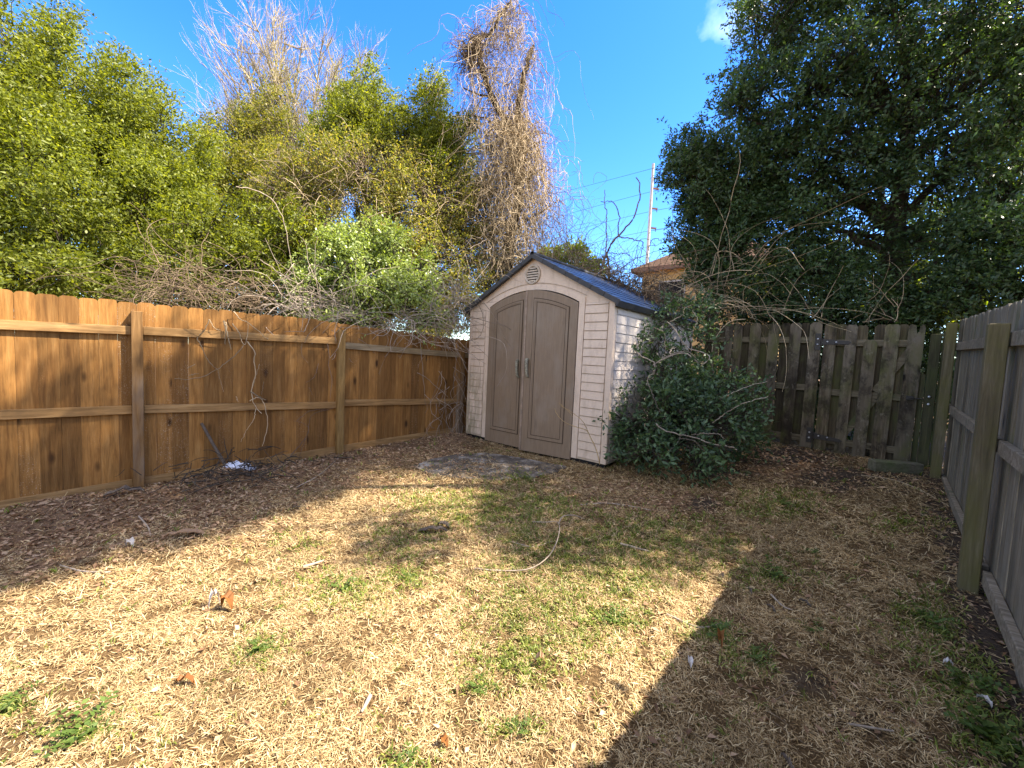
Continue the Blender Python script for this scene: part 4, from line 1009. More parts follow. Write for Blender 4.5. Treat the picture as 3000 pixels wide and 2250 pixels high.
heap('vine_heap', 'pale arching vine stems sprawling over the dark shrubs above the board fence', 'vines', ((1510,610,36,28,30), (1550,645,46,26,32), (1590,590,46,40,12), (1610,680,60,16,24)), 7.6, (.6, 1.3), .0055, M['vine'], .16, -.10, .5)
heap('vine_heap', 'few pale dead stems poking up behind the gate top near the notched board', 'vines', ((1870,682,26,20,8), (1925,675,24,24,10), (1750,690,40,10,5)), 7.9, (.4, .7), .0055, M['vine'], .12, -.02, 1.2)

# ------------------------------------------------------------------ shrub beside the shed
sb = G(1440, 1008)
clB = [(1490,880,40,50,5.7,.4), (1460,830,36,36,5.8,.35), (1395,905,42,70,5.2,.36), (1400,970,45,36,5.05,.32), (1445,880,55,75,5.4,.42), (1470,960,60,50,5.2,.4), (1425,800,36,42,5.6,.32), (1480,810,48,55,5.9,.42), (1540,830,48,55,6.3,.42), (1530,920,60,60,5.8,.45), (1600,905,36,48,6.5,.36), (1575,845,32,32,6.6,.3), (1625,945,26,26,6.4,.26), (1500,1000,50,22,5.2,.3), (1455,700,36,40,6.1,.32,.7), (1478,672,40,30,6.4,.34,.7), (1440,676,26,22,6.3,.26,.6), (1420,735,26,30,5.8,.24,.5), (1390,730,12,12,5.3,.12,.3), (1510,740,30,32,6.3,.3,.4)]
shrub = tree('evergreen_shrub', 'dark evergreen shrub crowding the right side of the shed', 'shrub', (sb[0]+.18, sb[1]+.35), clB, 1180, 11, .068, .030, M['shrubleaf'], 31, .035, spread=.22, up=.45, inner=.1, twigs=.8, twig_r=.004)
cv = empty('bare_vine', (sb[0]+.1, sb[1]+.1, float(zg(sb[0], sb[1])))); tag(cv, 'pale looping bare vine stems twisting in front of the dark shrub', 'vine')
lp = [([(180,535), (250,590), (350,640), (352,720), (300,775), (290,840)], 5.15, .008), ([(340,660), (450,600), (560,560), (640,560), (700,610), (770,655), (830,620), (835,580), (760,545), (650,510), (600,450), (540,350), (470,275)], 5.5, .009), ([(360,650), (460,590), (560,548), (660,552), (740,620), (800,640), (845,600)], 5.5, .007), ([(320,320), (400,350), (440,390), (450,520), (440,600)], 5.4, .006),
      ([(495,280), (600,220), (620,160), (700,120), (720,40)], 5.7, .006), ([(690,180), (730,250), (715,320), (690,360)], 5.7, .005), ([(370,1180), (420,1230), (560,1270), (700,1300), (860,1360), (1000,1380), (1090,1410)], 4.95, .009), ([(680,1280), (820,1265), (920,1275), (970,1310)], 5.0, .006), ([(870,1170), (1000,1080), (1150,1000), (1357,940)], 5.5, .007), ([(930,960), (1000,930), (1180,850), (1360,805)], 5.6, .006),
      ([(390,1520), (480,1430), (570,1330), (590,1230)], 4.95, .007), ([(290,800), (350,950), (405,1090)], 5.0, .006), ([(570,1310), (700,1330), (790,1420)], 4.95, .005)]
limb_mesh('stems', [(img_path(ZB(p), d, 24, .004), r, r*.55) for p, d, r in lp], M['twig'], cv, 6)
sp_ = empty('dry_sprig', (*G(*ZD([(1050, 1600)])[0])[:2], .3)); tag(sp_, 'dry yellow-brown sprig bending in front of the right shed door', 'sprig')
lp = [([(1050,1610), (1020,1500), (990,1430), (950,1360), (890,1340), (790,1300), (735,1240), (715,1195)], .006), ([(960,1370), (920,1290), (850,1230), (770,1180), (748,1155)], .004), ([(850,1255), (810,1210), (765,1180)], .003)]
limb_mesh('stems', [(img_path(ZD(p), 4.98, 22, .003), r, r*.5) for p, r in lp], M['straw'], sp_, 5)

# ------------------------------------------------------------------ things on and along the brown fence
nf = np.array([-fdir[1], fdir[0], 0.])                                    # away from the yard
def FP(x, y, off=.05): return PL(x, y, np.array([FX0, FY0, 0]) - nf*off, nf)
ZF = lambda l: [((500 + x/2.765)*.7373, (850 + y/2.765)*.7373) for x, y in l]
ZG = lambda l: [((850 + x/3.0167)*.7373, (860 + y/3.0167)*.7373) for x, y in l]
def fpath(pts, off=.06, n=24): return smooth_path([FP(x, y, off + (.02 if k % 2 else 0)) for k, (x, y) in enumerate(pts)], n) + rng.normal(size=(n, 3))*.003
fvn = empty('hanging_vine', FP(*ZF([(600, 420)])[0], .06)); tag(fvn, 'dry vine strands dangling down the inside of the brown fence', 'vine')
fv_ = [([(510,170), (570,240), (625,260), (720,340), (790,400)], .005), ([(310,240), (360,310), (405,325)], .004), ([(310,245), (270,330), (215,390), (250,450), (290,550), (340,610), (380,640)], .005), ([(600,440), (540,510), (450,590), (380,640), (280,690), (160,720), (30,715)], .005), ([(380,640), (400,720), (430,830)], .003),
       ([(620,420), (680,500), (675,570), (690,680), (660,790), (665,890), (700,960), (735,998)], .007), ([(500,270), (550,340), (570,400), (605,440), (625,330), (625,260)], .005), ([(720,600), (690,700), (670,780)], .004), ([(690,960), (670,1050), (610,1140), (568,1230)], .004), ([(640,900), (700,870), (740,890), (770,970), (785,1100), (742,1265)], .006), ([(650,820), (690,850), (770,890)], .009), ([(755,740), (735,850)], .003),
       ([(430,250), (445,330), (440,440)], .008), ([(445,260), (465,380), (488,480)], .008), ([(135,630), (200,600)], .003), ([(150,690), (230,675)], .003), ([(530,860), (545,905)], .003)]
limb_mesh('stems', [(fpath(ZF(p)), r, r*.55) for p, r in fv_], M['vine'], fvn, 5)
fv2 = empty('hanging_vine', FP(*ZG([(300, 900)])[0], .05)); tag(fv2, 'thin dark creeper stems clinging to the brown fence beside the square post', 'vine')
fv_ = [([(320,420), (345,540), (340,640), (370,760), (350,930)], .004), ([(250,620), (210,740), (140,790)], .003), ([(0,1440), (150,1250), (190,1080), (380,1010)], .004), ([(60,1500), (130,1300), (160,1180), (30,1120)], .003), ([(60,1120), (170,1040), (310,1020)], .003), ([(600,400), (680,450), (760,540)], .003), ([(170,830), (200,900)], .002)]
limb_mesh('stems', [(fpath(ZG(p), .025), r, r*.5) for p, r in fv_], M['redtwig'], fv2, 4)
fv3 = empty('vine_tangle', G(965, 955)); tag(fv3, 'snarl of thin curling stems in the gap between the fence and the shed', 'vines')
lp = []
for k in range(34):
    x, y = 940 + 66*random.random(), 790 + 130*random.random(); lp.append((np.clip(fpath([(x, y), (x + rng.normal()*18, y + 30), (x + rng.normal()*25, y + 65 + 40*random.random())], .10 + .25*random.random(), 14), -99, 99), .004, .002))
for p in ([(1125,700), (1200,740), (1280,810), (1370,890), (1400,920)], [(1185,890), (1240,950), (1250,1050), (1340,1135)], [(1320,1030), (1400,980), (1500,960), (1540,990)], [(1400,1110), (1440,1020), (1530,970), (1500,1100), (1420,1240)], [(1230,1120), (1250,1180), (1275,1190)]):
    lp.append((fpath(ZG(p), .10, 18), .005, .003))
limb_mesh('stems', lp, M['twig'], fv3, 4)
# stake leaning on the fence, white bag, brush
a = FP(435, 914, .03); b = G(500, 1030); b[2] += .02
st = empty('wooden_stake', b); tag(st, 'thin grey stake leaning against the brown fence above a white bag', 'stake')
mb = MB(); mb.tube(smooth_path([np.zeros(3), (a-b)*.5 + [0, 0, -.01], a-b], 8), [.019, .015], 7); mb.build('shaft', M['stick'], st)
bg = G(508, 1031); bag = empty('plastic_bag', (bg[0], bg[1], float(zg(bg[0], bg[1])))); tag(bag, 'crumpled white plastic bag in the dead leaves at the foot of the leaning stake', 'plastic bag')
n1, n2 = 22, 12; th_ = np.linspace(0, 2*PI, n1, endpoint=False); V = []
for k in range(n2):
    f = k/(n2-1)*PI/2
    for t in th_:
        q = 1 + .25*math.sin(3*t+1) + .14*math.sin(7*t+k*.8) + .10*math.sin(11*t - k*1.7) + rng.normal()*.03
        V.append((.16*math.cos(t)*math.cos(f)*q, .085*math.sin(t)*math.cos(f)*q, .085*math.sin(f)*(1 + .25*math.sin(2*t) + .18*math.sin(5*t + k)) - .012))
Q = [(k*n1+j, k*n1+(j+1) % n1, (k+1)*n1+(j+1) % n1, (k+1)*n1+j) for k in range(n2-1) for j in range(n1)]
mesh_arr('film', np.array(V), np.array(Q), M['poly_white'], bag); bag.rotation_euler = (0, 0, 1.2)
br = G(500, 1050); brush = empty('brush_pile', (br[0], br[1], float(zg(br[0], br[1])))); tag(brush, 'low pile of dark twigs and bark around the white bag by the fence', 'brush pile')
N = 170; S = np.stack([rng.normal(size=N)*.26, rng.normal(size=N)*.32, .01 + .10*np.abs(rng.normal(size=N))], -1)
P, R = strands(S, rng.normal(size=(N, 3))*[1, 1, .35], .10 + .22*rng.random(N), 6, .14, -.12, .0052, .5)
P[:, :, 2] = np.maximum(P[:, :, 2], .006); V, Q = tubes(P, R, 4); mesh_arr('twigs', V, Q, M['bark'], brush)

# ------------------------------------------------------------------ ground cover
def scatter(n, x0=-6.0, x1=.62, y0=-1.2, y1=7.5, ref=2.3, pw=1.6):
    x = rng.uniform(x0, x1, n); y = rng.uniform(y0, y1, n); d = np.hypot(x, y)
    k = (rng.random(n) < np.minimum(1, (ref/np.maximum(d, .3))**pw)) & (d > .75) & (dist_left(x, y) > .01)
    su_ = (x-SO[0])*su[0] + (y-SO[1])*su[1]; sv_ = (x-SO[0])*sv[0] + (y-SO[1])*sv[1]
    k &= ~((su_ > .01) & (su_ < W-.01) & (sv_ > .01))
    return x[k], y[k], d[k]
def blades(x, y, L, Wd, rise, bend, lift=.002, az=None):
    n = len(x); az = rng.random(n)*2*PI if az is None else az
    h = np.stack([np.cos(az), np.sin(az), np.zeros(n)], -1); s = np.stack([-np.sin(az), np.cos(az), np.zeros(n)], -1)
    s = unit(s + np.array([0, 0, 1.])*rng.normal(size=(n, 1))*.35)
    p0 = np.stack([x, y, zg(x, y) + lift], -1); up = np.array([0, 0, 1.])
    d1 = h*np.cos(rise)[:, None] + up*np.sin(rise)[:, None]; r2 = rise - bend
    yaw = rng.normal(size=(n, 1))*.32; h2 = unit(h + s*yaw); d2 = h2*np.cos(r2)[:, None] + up*np.sin(r2)[:, None]
    p1 = p0 + d1*(L*.5)[:, None]; p2 = p1 + d2*(L*.5)[:, None]; w = Wd[:, None]*.5
    z = lambda p: np.maximum(p[:, 2], zg(p[:, 0], p[:, 1]) + .0015)
    p1[:, 2] = z(p1); p2[:, 2] = z(p2)
    V = np.stack([p0 - s*w*.8, p0 + s*w*.8, p1 + s*w, p1 - s*w, p2 + s*w*.25, p2 - s*w*.25], 1).reshape(-1, 3)
    b = np.arange(n)[:, None]*6; Q = np.concatenate([b + [0, 1, 2, 3], b + [3, 2, 4, 5]], 1).reshape(-1, 4)
    return V, Q
x, y, d = scatter(1900000, ref=2.6)
lit, soil, grn = z_litter(x, y), z_soil(x, y), z_green(x, y); bare = hnoise(x, y, .10, 31)
k = rng.random(len(x)) < np.clip(1.0 - .80*lit - .85*soil - .25*grn, .06, 1)*(.16 + .84*np.clip((.55*bare + .45*hnoise(x, y, .045, 37) - .36)*7, 0, 1))
x, y, d = x[k], y[k], d[k]; sc_ = 1 + .22*np.maximum(d-2.2, 0); n = len(x)
V, Q = blades(x, y, (.012 + .042*rng.random(n)**2.4)*np.minimum(sc_, 1.6), (.0018 + .0022*rng.random(n)**1.5)*sc_, rng.random(n)**1.5*.7, rng.random(n)*.7, .001 + .010*rng.random(n))
tag(mesh_arr('dry_grass', V, Q, M['straw']), 'dead straw coloured winter grass covering the yard', 'dry grass', kind='stuff')
x, y, d = scatter(90000, pw=1.5)
grn, soil = z_green(x, y), z_soil(x, y); k = rng.random(len(x)) < np.clip(grn*2.2, .025, 1)
x, y, d = x[k], y[k], d[k]; m = 4; x = np.repeat(x, m) + rng.normal(size=len(x)*m)*.010; y = np.repeat(y, m) + rng.normal(size=len(y)*m)*.010; d = np.repeat(d, m); n = len(x); sc_ = 1 + .18*np.maximum(d-2.2, 0)
V, Q = blades(x, y, (.020 + .032*rng.random(n))*sc_, (.0034 + .0036*rng.random(n))*sc_, .5 + .8*rng.random(n), .4 + rng.random(n)*.8)
tag(mesh_arr('green_grass', V, Q, M['mossgrass']), 'patchy short green grass and clover growing through the straw', 'green grass', kind='stuff')
def curled(x, y, L, Wd, lift):
    n = len(x); az = rng.random(n)*2*PI; tl = rng.normal(size=(n, 1))*.35
    h = unit(np.stack([np.cos(az), np.sin(az), rng.normal(size=n)*.25], -1)); s = unit(np.stack([-np.sin(az), np.cos(az), np.zeros(n)], -1) + np.array([0, 0, 1.])*tl); u = np.cross(h, s)
    p = np.stack([x, y, zg(x, y) + lift], -1); L = L[:, None]; w = Wd[:, None]*.5; c = (np.abs(rng.normal(size=n))*.35)[:, None]*L*.35
    V = np.stack([p - h*L*.5, p + s*w + u*c, p + h*L*.5 + u*c*.5, p - s*w + u*c, p - u*.001], 1).reshape(-1, 3)
    b = np.arange(n)[:, None]*5; Q = np.concatenate([b + [0, 1, 4], b + [1, 2, 4], b + [2, 3, 4], b + [3, 0, 4]], 1).reshape(-1, 3)
    return V, Q
x, y, d = scatter(150000, pw=.7)
lit, soil = z_litter(x, y), z_soil(x, y); k = rng.random(len(x)) < np.clip(lit*.60 + .12*soil + .028, 0, 1)
x, y, d = x[k], y[k], d[k]; n = len(x); sc_ = 1 + .05*np.maximum(d-2.5, 0)
V, Q = curled(x, y, (.018 + .042*rng.random(n)**1.5)*sc_, (.010 + .020*rng.random(n))*sc_, .004 + .014*rng.random(n))
tag(mesh_arr('leaf_litter', V, Q, M['litter']), 'curled brown dead leaves drifted along the fence and bare soil', 'leaf litter', kind='stuff')
x, y, d = scatter(26000, pw=.8); k = rng.random(len(x)) < np.clip(.05 + .25*z_litter(x, y) + .16*z_soil(x, y), 0, 1)
x, y, d = x[k], y[k], d[k]; n = len(x)
S = np.stack([x, y, zg(x, y) + .006], -1); P, R = strands(S, rng.normal(size=(n, 3))*[1, 1, .12], .05 + .16*rng.random(n)**2, 5, .10, -.02, .0018, .6)
P[:, :, 2] = np.maximum(P[:, :, 2], zg(P[:, :, 0], P[:, :, 1]) + .003); V, Q = tubes(P, R, 3)
tag(mesh_arr('twig_litter', V, Q, M['vinebrown']), 'fine broken twigs strewn over the soil and dead grass', 'twig litter', kind='stuff')

# weeds: one small ferny clump, then copies
def weed(seed):
    r = np.random.default_rng(seed); B, Dn, Nn = [], [], []
    for k in range(20):
        az = r.random()*6.28; el = r.uniform(.15, 1.1); ln = r.uniform(.05, .12); d = np.array([math.cos(az)*math.cos(el), math.sin(az)*math.cos(el), math.sin(el)])
        for q in range(11):
            t = (q+1)/11; p = d*ln*t - np.array([0, 0, .03])*t*t; s = np.array([-math.sin(az), math.cos(az), .2])*(1 if q % 2 else -1)
            B.append(p); Dn.append(d*.5 + s); Nn.append(np.array([0, 0, 1.]) + r.normal(size=3)*.3)
    n = len(B); return leaves(np.array(B), np.array(Dn), np.array(Nn), .018*(.6 + .8*r.random(n)), .010*(.7 + .6*r.random(n)))
protos = []
for sd in (1, 2, 3):
    V, Q = weed(sd); e = empty('weed_clump'); mesh_arr('leaves', V, Q, M['weed'], e); protos.append([e, False])
weeds = [(1252,985,1.6,'small ferny weed growing at the shed corner below the dry sprig'), (1670,1240,1.5,'lush dark weed clump in the shaded grass at mid yard'), (1545,1372,1.3,'green weed clump beside the edge of the sunlight'), (1125,1035,1.2,'little weed just in front of the concrete pad'), (740,1272,1.3,'bright sunlit weed cluster in the dead grass near the lying stick'),
         (560,1400,1.1,'small sunlit weed in the dry grass at left of the yard'), (180,1580,1.7,'broad green weed in the near corner of the sunlit grass'), (15,1528,1.2,'weed cut by the left border of the picture'), (1035,1482,1.0,'tiny weed in the straw near the lower middle'), (1330,1345,1.2,'leafy weed beside the curved twig in the sun patch'),
         (1630,1425,1.1,'low weed on the shaded straw below the lush clump'), (880,1245,.9,'small weed near the end of the curled cane'), (1115,1580,.9,'pale weed at the very bottom of the sunlit straw'), (2090,1480,1.6,'dark weed mat beside the silver fence'), (2150,1600,2.0,'biggest dark weed at the lower right corner by the fence'), (2010,1350,1.4,'dark weed near the mossy fence post foot'), (1690,1090,1.5,'flat green mossy clump on the soil before the gate'), (870,1655,.9,'weed peeking in at the lower picture border'), (1750,1195,1.0,'thin weed in the shade right of the lush clump'), (1760,1365,.9,'single sprig of weed on the shaded straw')]
for k, (px, py, s_, lab) in enumerate(weeds):
    pr = protos[k % 3]
    if pr[1]: o = copy_tree(pr[0])
    else: o = pr[0]; pr[1] = True
    p = G(px, py); o.location = (p[0], p[1], float(zg(p[0], p[1])) - .004); o.scale = (s_, s_, s_*.8); o.rotation_euler = (0, 0, k*1.7)
    tag(o, lab, 'weed', 'weed clumps in the yard')
# canes, sticks, chips and scraps lying on the yard
def lying(name, label, cat, pts, r, mat, lift=None, part='stem', group=None):
    P = [G(x, y) for x, y in pts]; lift = lift or [r]*len(pts)
    for p, l in zip(P, lift): p[2] = float(zg(p[0], p[1])) + l + .006
    o = empty(name, P[0]); V, Q = tubes_one(smooth_path(P, 26), np.linspace(r, r*.6, 26), 6); mesh_arr(part, V - P[0], Q, mat, o, True); return tag(o, label, cat, group)
lying('fallen_cane', 'long pale cane curling across the sunlit grass like a hook', 'cane', [(1025,1230), (1075,1236), (1140,1240), (1180,1228), (1200,1205), (1207,1175), (1200,1155), (1180,1142), (1150,1133)], .0052, M['twig'], [.01, .01, .03, .07, .10, .12, .10, .05, .02])
lying('fallen_cane', 'thin cane arching off the hooked cane towards the shed corner', 'cane', [(1205,1160), (1215,1140), (1240,1131), (1262,1130)], .006, M['twig'], [.10, .09, .06, .02])
lying('fallen_branch', 'long thin branch bowed over the soil in front of the dark shrub', 'branch', [(1478,1024), (1505,1013), (1550,1008), (1615,1002), (1665,1008), (1720,1012)], .008, M['vinebrown'], [.01, .05, .10, .12, .08, .02])
lying('fallen_branch', 'long thin branch slanting across the soil near the mossy timber', 'branch', [(1860,1030), (1930,1040), (1990,1062), (2050,1095)], .006, M['vine'])
for pts, r, lab in (([(1340,1182), (1375,1192), (1405,1200)], .010, 'short pale stick lying on the green sunlit patch'), ([(655,1228), (680,1221), (700,1214)], .011, 'short pale stick on the straw below the bark chip'), ([(1250,1095), (1310,1090), (1370,1100), (1405,1108)], .007, 'thin bent stick on the brown soil before the shed'), ([(800,1510), (790,1530), (780,1548)], .010, 'flat straw stem pointing away in the sunlit grass'), ([(1440,1335), (1510,1362), (1560,1350)], .006, 'curved twig at the border of sun and shade'), ([(300,1120), (320,1140), (325,1160)], .007, 'crooked twig in the leaf litter by the square post'), ([(1830,1570), (1880,1578), (1930,1585)], .006, 'straight twig on bare soil in the shade'), ([(240,1245), (180,1240), (130,1225)], .007, 'long twig near the shade edge in the straw'), ([(1665,1290), (1690,1315), (1712,1325)], .006, 'thin stick on the shaded straw near the lush weed'), ([(640,1055), (690,1030), (735,988)], .006, 'twig propped up against the foot of the square post'), ([(1100,1170), (1150,1185), (1190,1175)], .006, 'thin curved twig inside the hooked cane')):
    lying('fallen_stick', lab, 'stick', pts, r, M['twig'], group='sticks lying in the yard')
def chip(name, label, cat, px, py, L, w, mat, az, tilt=.25, th=.006, group=None, part='flake'):
    p = G(px, py); o = empty(name, (p[0], p[1], float(zg(p[0], p[1])) + .018), az); n = 9; V = []; F_ = []
    r = np.random.default_rng(int(px*7 + py))
    for k in range(n):
        t = k/(n-1)*2-1; ww = w*.5*(1 - .75*abs(t)**3)*(1 + r.normal()*.12); z = .014*tilt*4*(1 - t*t)*r.uniform(.6, 1.2) + .004*math.sin(k*2.1)
        V += [(t*L/2, -ww, z + .008*tilt), (t*L/2, 0, z - .006), (t*L/2, ww, z + .010*tilt), (t*L/2, ww, z + .010*tilt - th), (t*L/2, 0, z - .006 - th), (t*L/2, -ww, z + .008*tilt - th)]
    for k in range(n-1):
        for j in range(6): F_.append((k*6+j, k*6+(j+1) % 6, k*6+6+(j+1) % 6, k*6+6+j))
    F_ += [tuple(range(5, -1, -1)), tuple((n-1)*6+j for j in range(6))]
    mb = MB(); mb.add(V, F_); mb.build(part, mat, o); return tag(o, label, cat, group)
chip('bark_chip', 'long grey splinter of bark lying on the sunlit grass in front of the shed', 'bark chip', 935, 1147, .24, .05, M['stick'], .9, .6)
chip('bark_chip', 'pale bark flake resting beyond the long grey splinter', 'bark chip', 958, 1135, .12, .05, M['stick'], .3, .6)
chip('bark_chip', 'grey bark lump by the kickboard in the leaf litter at left', 'bark chip', 270, 1088, .30, .09, M['stick'], 1.3, .9)
chip('bark_chip', 'tan bark strip on the dim straw between the shade and the sun at left', 'bark chip', 400, 1160, .28, .06, M['litter'], 1.0, .6)
chip('dead_leaf', 'big curled orange-brown dead leaf on the sunlit straw', 'leaf', 490, 1317, .085, .055, M['deadleaf'], .4, 1.6, .001)
chip('dead_leaf', 'whitish curled dead leaf standing next to the big orange-brown one', 'leaf', 463, 1312, .06, .03, M['paper'], 1.8, 1.6, .001)
chip('dead_leaf', 'flat orange leaf in the straw at the bottom middle', 'leaf', 957, 1613, .050, .028, M['deadleaf'], .1, .4, .001)
chip('dead_leaf', 'long dark reddish leaf lying in the sunlit straw', 'leaf', 400, 1478, .09, .028, M['deadleaf'], .7, .6, .001)
chip('dead_leaf', 'small rusty leaf standing upright beside the weed at the sun border', 'leaf', 1555, 1400, .055, .03, M['deadleaf'], 2.1, 1.2, .001)
chip('dead_leaf', 'pale dead leaf among straw just below the hooked cane', 'leaf', 1165, 1440, .05, .035, M['litter'], .6, 1.0, .001)
chip('paper_scrap', 'narrow white scrap on the shaded straw left of the weed clump', 'paper scrap', 1490, 1440, .075, .022, M['paper'], 2.0, .4, .001)
chip('paper_scrap', 'white scrap near the silver fence at the lower right', 'paper scrap', 2125, 1522, .06, .022, M['paper'], 2.3, .4, .001)
chip('paper_scrap', 'round pale scrap on the straw before the dark weed mat', 'paper scrap', 2047, 1443, .035, .022, M['paper'], .3, .4, .001)
chip('paper_scrap', 'small bluish white scrap in the leaf litter at left', 'paper scrap', 280, 1182, .07, .05, M['paper'], .5, .9, .001)
for px, py, az, lab in ((1620,1285,2.0,'pale bark sliver upright in the shaded straw'), (1665,1322,2.4,'pale bark sliver lying next to the shaded thin stick'), (1738,1310,2.6,'reddish bark sliver on the shaded straw'), (1700,1655,2.3,'long pale sliver at the lower border of the picture'), (640,1100,.8,'tan bark sliver by the twig propped at the fence post'), (1560,1250,1.9,'thin pale sliver at the edge of the sun patch')):
    chip('bark_sliver', lab, 'bark sliver', px, py, .075, .014, M['stick'], az, .3, .003, 'bark slivers in the straw')
stalk = empty('dead_stalk', G(2125, 1240)); tag(stalk, 'pale dead stalk standing against the mossy post of the silver fence', 'stalk')
stalk.location.z = float(zg(stalk.location.x, stalk.location.y))
p = smooth_path([AT(x, y, 4.05) for x, y in ((2128,1262), (2123,1215), (2112,1180), (2104,1150), (2106,1110))], 18)
limb_mesh('stem', [(p, .006, .004)], M['twig'], stalk, 5)

# ------------------------------------------------------------------ trees that shade the yard from beyond the silver fence (just out of the picture)
SUN_AZ, SUN_EL = math.radians(36), math.radians(51)                   # from +X towards +Y
SD = np.array([math.cos(SUN_AZ)*math.cos(SUN_EL), math.sin(SUN_AZ)*math.cos(SUN_EL), math.sin(SUN_EL)])
def shade_tree(name, label, clumps, base, nsp, seed):
    root = empty(name, (*base, float(zg(*base)))); tag(root, label, 'tree')
    P, O = [], []
    for k, (cx, cy, cz, rx, ry, rz, n) in enumerate(clumps):
        U = rdir(n); rad = (1 - .6*rng.random(n)**2)*(1 + .3*lumps(U, seed + k)); P.append(np.array([cx, cy, cz]) + U*rad[:, None]*np.array([rx, ry, rz])); O.append(U)
    P, O = np.vstack(P), np.vstack(O); m, nl = len(P), 12
    B = P[:, None] + rng.normal(size=(m, nl, 3))*.13; Dn = O[:, None]*.5 + rng.normal(size=(m, nl, 3)); Nn = rng.normal(size=(m, nl, 3))*.6 + [0, 0, .7]
    V, Q = leaves(B.reshape(-1, 3), Dn.reshape(-1, 3), Nn.reshape(-1, 3), .095*(.7 + .6*rng.random(m*nl)), .045*(.7 + .6*rng.random(m*nl)))
    mesh_arr('crown', V - np.array(root.location), Q, M['laurel'], root)
    b0 = np.array(root.location); top = np.array([clumps[0][0], clumps[0][1], clumps[0][2]])
    limb_mesh('trunk', [(wig(b0, top, 12, .04), .11, .04)] + [(wig(b0 + (top-b0)*.6, np.array(c[:3]), 8, .08), .03, .006) for c in clumps], M['bark'], root)
SHADE = True
if SHADE:
    shade_tree('evergreen_tree', 'large evergreen tree beyond the silver fence whose crown shades the brown fence', [(1.3, 5.6, 10.2, 1.55, 1.6, .9, 1500), (1.3, 8.0, 10.3, 1.6, 1.5, .9, 1100), (1.5, 3.4, 10.1, 1.4, 1.4, .8, 1200), (.1, 6.6, 9.9, 1.0, 1.6, .7, 420), (2.3, 6.9, 7.3, 1.0, .9, .7, 330), (3.4, 7.0, 7.2, 1.0, .8, .6, 330), (3.0, 7.9, 7.2, 1.0, .8, .6, 330), (2.9, 8.4, 7.4, 1.0, 1.0, .9, 600), (2.8, 8.9, 10.2, 1.1, 1.1, .8, 380), (3.9, 7.9, 7.3, .9, .9, .6, 330), (3.9, 9.2, 7.5, 1.0, .9, .6, 380), (1.65, 5.1, 7.0, .55, .35, .3, 60), (2.5, 5.9, 7.0, .7, .35, .3, 90)], (2.7, 8.1), 0, 71)
    shade_tree('evergreen_tree', 'unseen broad evergreen tree added to shade the huge dark tree from the right', [(4.6, 11.6, 9.0, 1.6, 1.6, 1.8, 480), (4.8, 12.4, 6.2, 1.5, 1.6, 1.6, 420), (5.4, 13.6, 9.5, 1.6, 1.8, 1.8, 380)], (5.0, 12.6), 0, 72)  # added out of view to keep sun off the huge dark tree
    shade_tree('laurel_shrub', 'unseen loose shrub added above the silver fence to break up its shadow', [(1.15, 1.9, 1.95, .4, .8, .42, 60), (1.15, 2.9, 2.0, .35, .6, .40, 55), (1.2, .6, 1.9, .4, .7, .4, 50), (1.35, 3.0, 2.25, .35, .4, .3, 40)], (1.2, 2.0), 0, 73)  # made-up shrub out of view that softens the fence shadow's edge

# ------------------------------------------------------------------ light, sky, camera
sc = bpy.context.scene
wd = bpy.data.worlds.new('World'); sc.world = wd; wd.use_nodes = True; nt = wd.node_tree
bgN = nt.nodes['Background']; sky = nt.nodes.new('ShaderNodeTexSky'); sky.sky_type = 'NISHITA'; sky.sun_disc = False
sky.sun_elevation = SUN_EL; sky.sun_rotation = math.radians(90) - SUN_AZ
sky.air_density = 1.0; sky.dust_density = .35; sky.ozone_density = 4.0; sky.altitude = 20
bgN.inputs['Strength'].default_value = .130
tc = nt.nodes.new('ShaderNodeTexCoord')                                   # one small wisp of cloud high above the gate
cd_ = ray(1630, -10); cd_ /= np.linalg.norm(cd_)
dt_ = nt.nodes.new('ShaderNodeVectorMath'); dt_.operation = 'DOT_PRODUCT'; dt_.inputs[1].default_value = tuple(cd_); nt.links.new(tc.outputs['Generated'], dt_.inputs[0])
nz = nt.nodes.new('ShaderNodeTexNoise'); nz.inputs['Scale'].default_value = 17; nz.inputs['Detail'].default_value = 6; nt.links.new(tc.outputs['Generated'], nz.inputs['Vector'])
ma = nt.nodes.new('ShaderNodeMath'); ma.operation = 'MULTIPLY_ADD'; ma.inputs[1].default_value = .014; nt.links.new(nz.outputs['Fac'], ma.inputs[0]); nt.links.new(dt_.outputs['Value'], ma.inputs[2])
mr = nt.nodes.new('ShaderNodeMapRange'); mr.inputs['From Min'].default_value = 1.0040; mr.inputs['From Max'].default_value = 1.0090; mr.inputs['To Max'].default_value = .32; nt.links.new(ma.outputs[0], mr.inputs['Value'])
mx = nt.nodes.new('ShaderNodeMix'); mx.data_type = 'RGBA'; nt.links.new(mr.outputs[0], mx.inputs[0]); nt.links.new(sky.outputs[0], mx.inputs[6]); mx.inputs[7].default_value = (5.5, 6.2, 7.0, 1)
hs = nt.nodes.new('ShaderNodeHueSaturation'); hs.inputs['Saturation'].default_value = 1.33; hs.inputs['Hue'].default_value = .514; nt.links.new(mx.outputs[2], hs.inputs['Color']); 
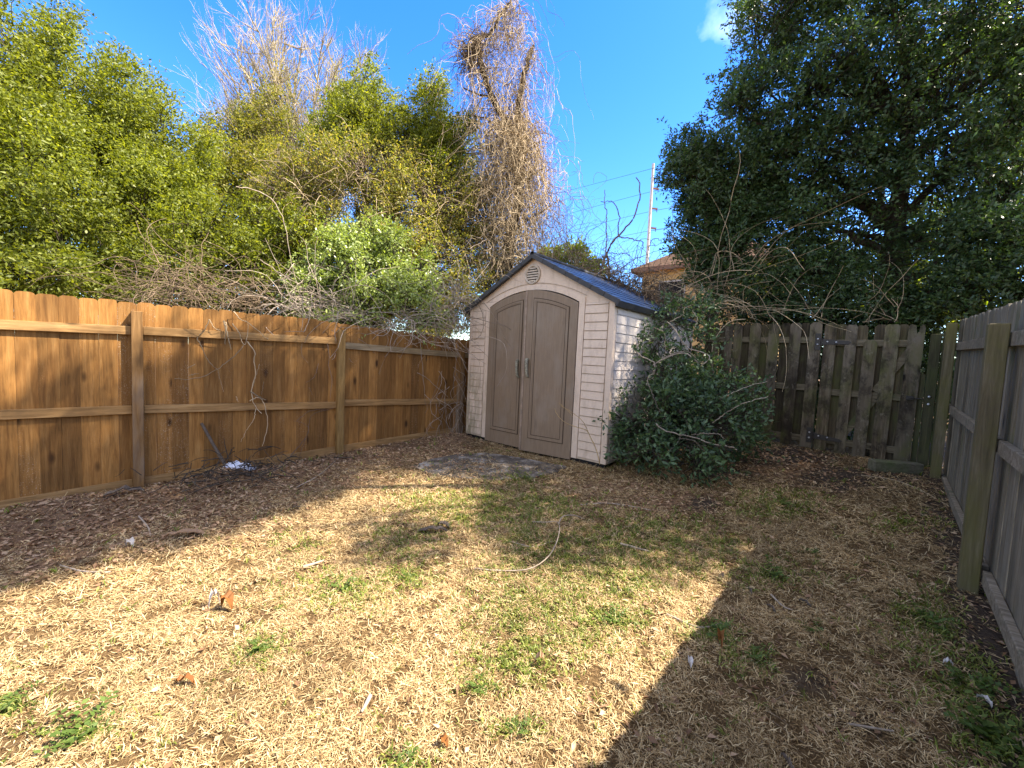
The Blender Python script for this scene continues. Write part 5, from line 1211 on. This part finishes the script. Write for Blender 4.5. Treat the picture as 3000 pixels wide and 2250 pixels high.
# unseen broken white cloud, added behind the viewer and overhead to lift the shade
cb = -CF*.62 + np.array([0, 0, .95]); cb /= np.linalg.norm(cb)
d2_ = nt.nodes.new('ShaderNodeVectorMath'); d2_.operation = 'DOT_PRODUCT'; d2_.inputs[1].default_value = tuple(cb); nt.links.new(tc.outputs['Generated'], d2_.inputs[0])
m2_ = nt.nodes.new('ShaderNodeMapRange'); m2_.inputs['From Min'].default_value = .30; m2_.inputs['From Max'].default_value = .55; nt.links.new(d2_.outputs['Value'], m2_.inputs['Value'])
n2_ = nt.nodes.new('ShaderNodeTexNoise'); n2_.inputs['Scale'].default_value = 3.2; n2_.inputs['Detail'].default_value = 7; nt.links.new(tc.outputs['Generated'], n2_.inputs['Vector'])
m3_ = nt.nodes.new('ShaderNodeMapRange'); m3_.inputs['From Min'].default_value = .38; m3_.inputs['From Max'].default_value = .56; nt.links.new(n2_.outputs['Fac'], m3_.inputs['Value'])
mm_ = nt.nodes.new('ShaderNodeMath'); mm_.operation = 'MULTIPLY'; nt.links.new(m2_.outputs[0], mm_.inputs[0]); nt.links.new(m3_.outputs[0], mm_.inputs[1])
mc_ = nt.nodes.new('ShaderNodeMix'); mc_.data_type = 'RGBA'; nt.links.new(mm_.outputs[0], mc_.inputs[0]); nt.links.new(hs.outputs[0], mc_.inputs[6]); mc_.inputs[7].default_value = (3.5, 3.4, 3.3, 1)
nt.links.new(mc_.outputs[2], bgN.inputs['Color'])
sl_ = bpy.data.lights.new('sun', 'SUN'); sl_.energy = 4.8; sl_.angle = math.radians(.55); sl_.color = (1, .90, .755)
so = bpy.data.objects.new('sun', sl_); C.objects.link(so); so.rotation_euler = Vector(tuple(SD)).to_track_quat('Z', 'Y').to_euler(); so.location = (12, 8, 20)
cam = bpy.data.cameras.new('camera'); co = bpy.data.objects.new('camera', cam); C.objects.link(co)
from mathutils import Matrix
Rm = Matrix(((CR[0], CU[0], -CF[0]), (CR[1], CU[1], -CF[1]), (CR[2], CU[2], -CF[2]))).to_4x4()
co.matrix_world = Matrix.Translation(Vector((0, 0, CH))) @ Rm
cam.sensor_width = 36.0; cam.lens = 36.0*F/1024.0; cam.clip_start = .05; cam.clip_end = 2000
sc.camera = co
sc.view_settings.view_transform = 'Standard'; sc.view_settings.look = 'None'; sc.view_settings.exposure = 2.1; sc.view_settings.gamma = 1.0
sc.cycles.max_bounces = 8; sc.cycles.transparent_max_bounces = 8; sc.cycles.use_denoising = True
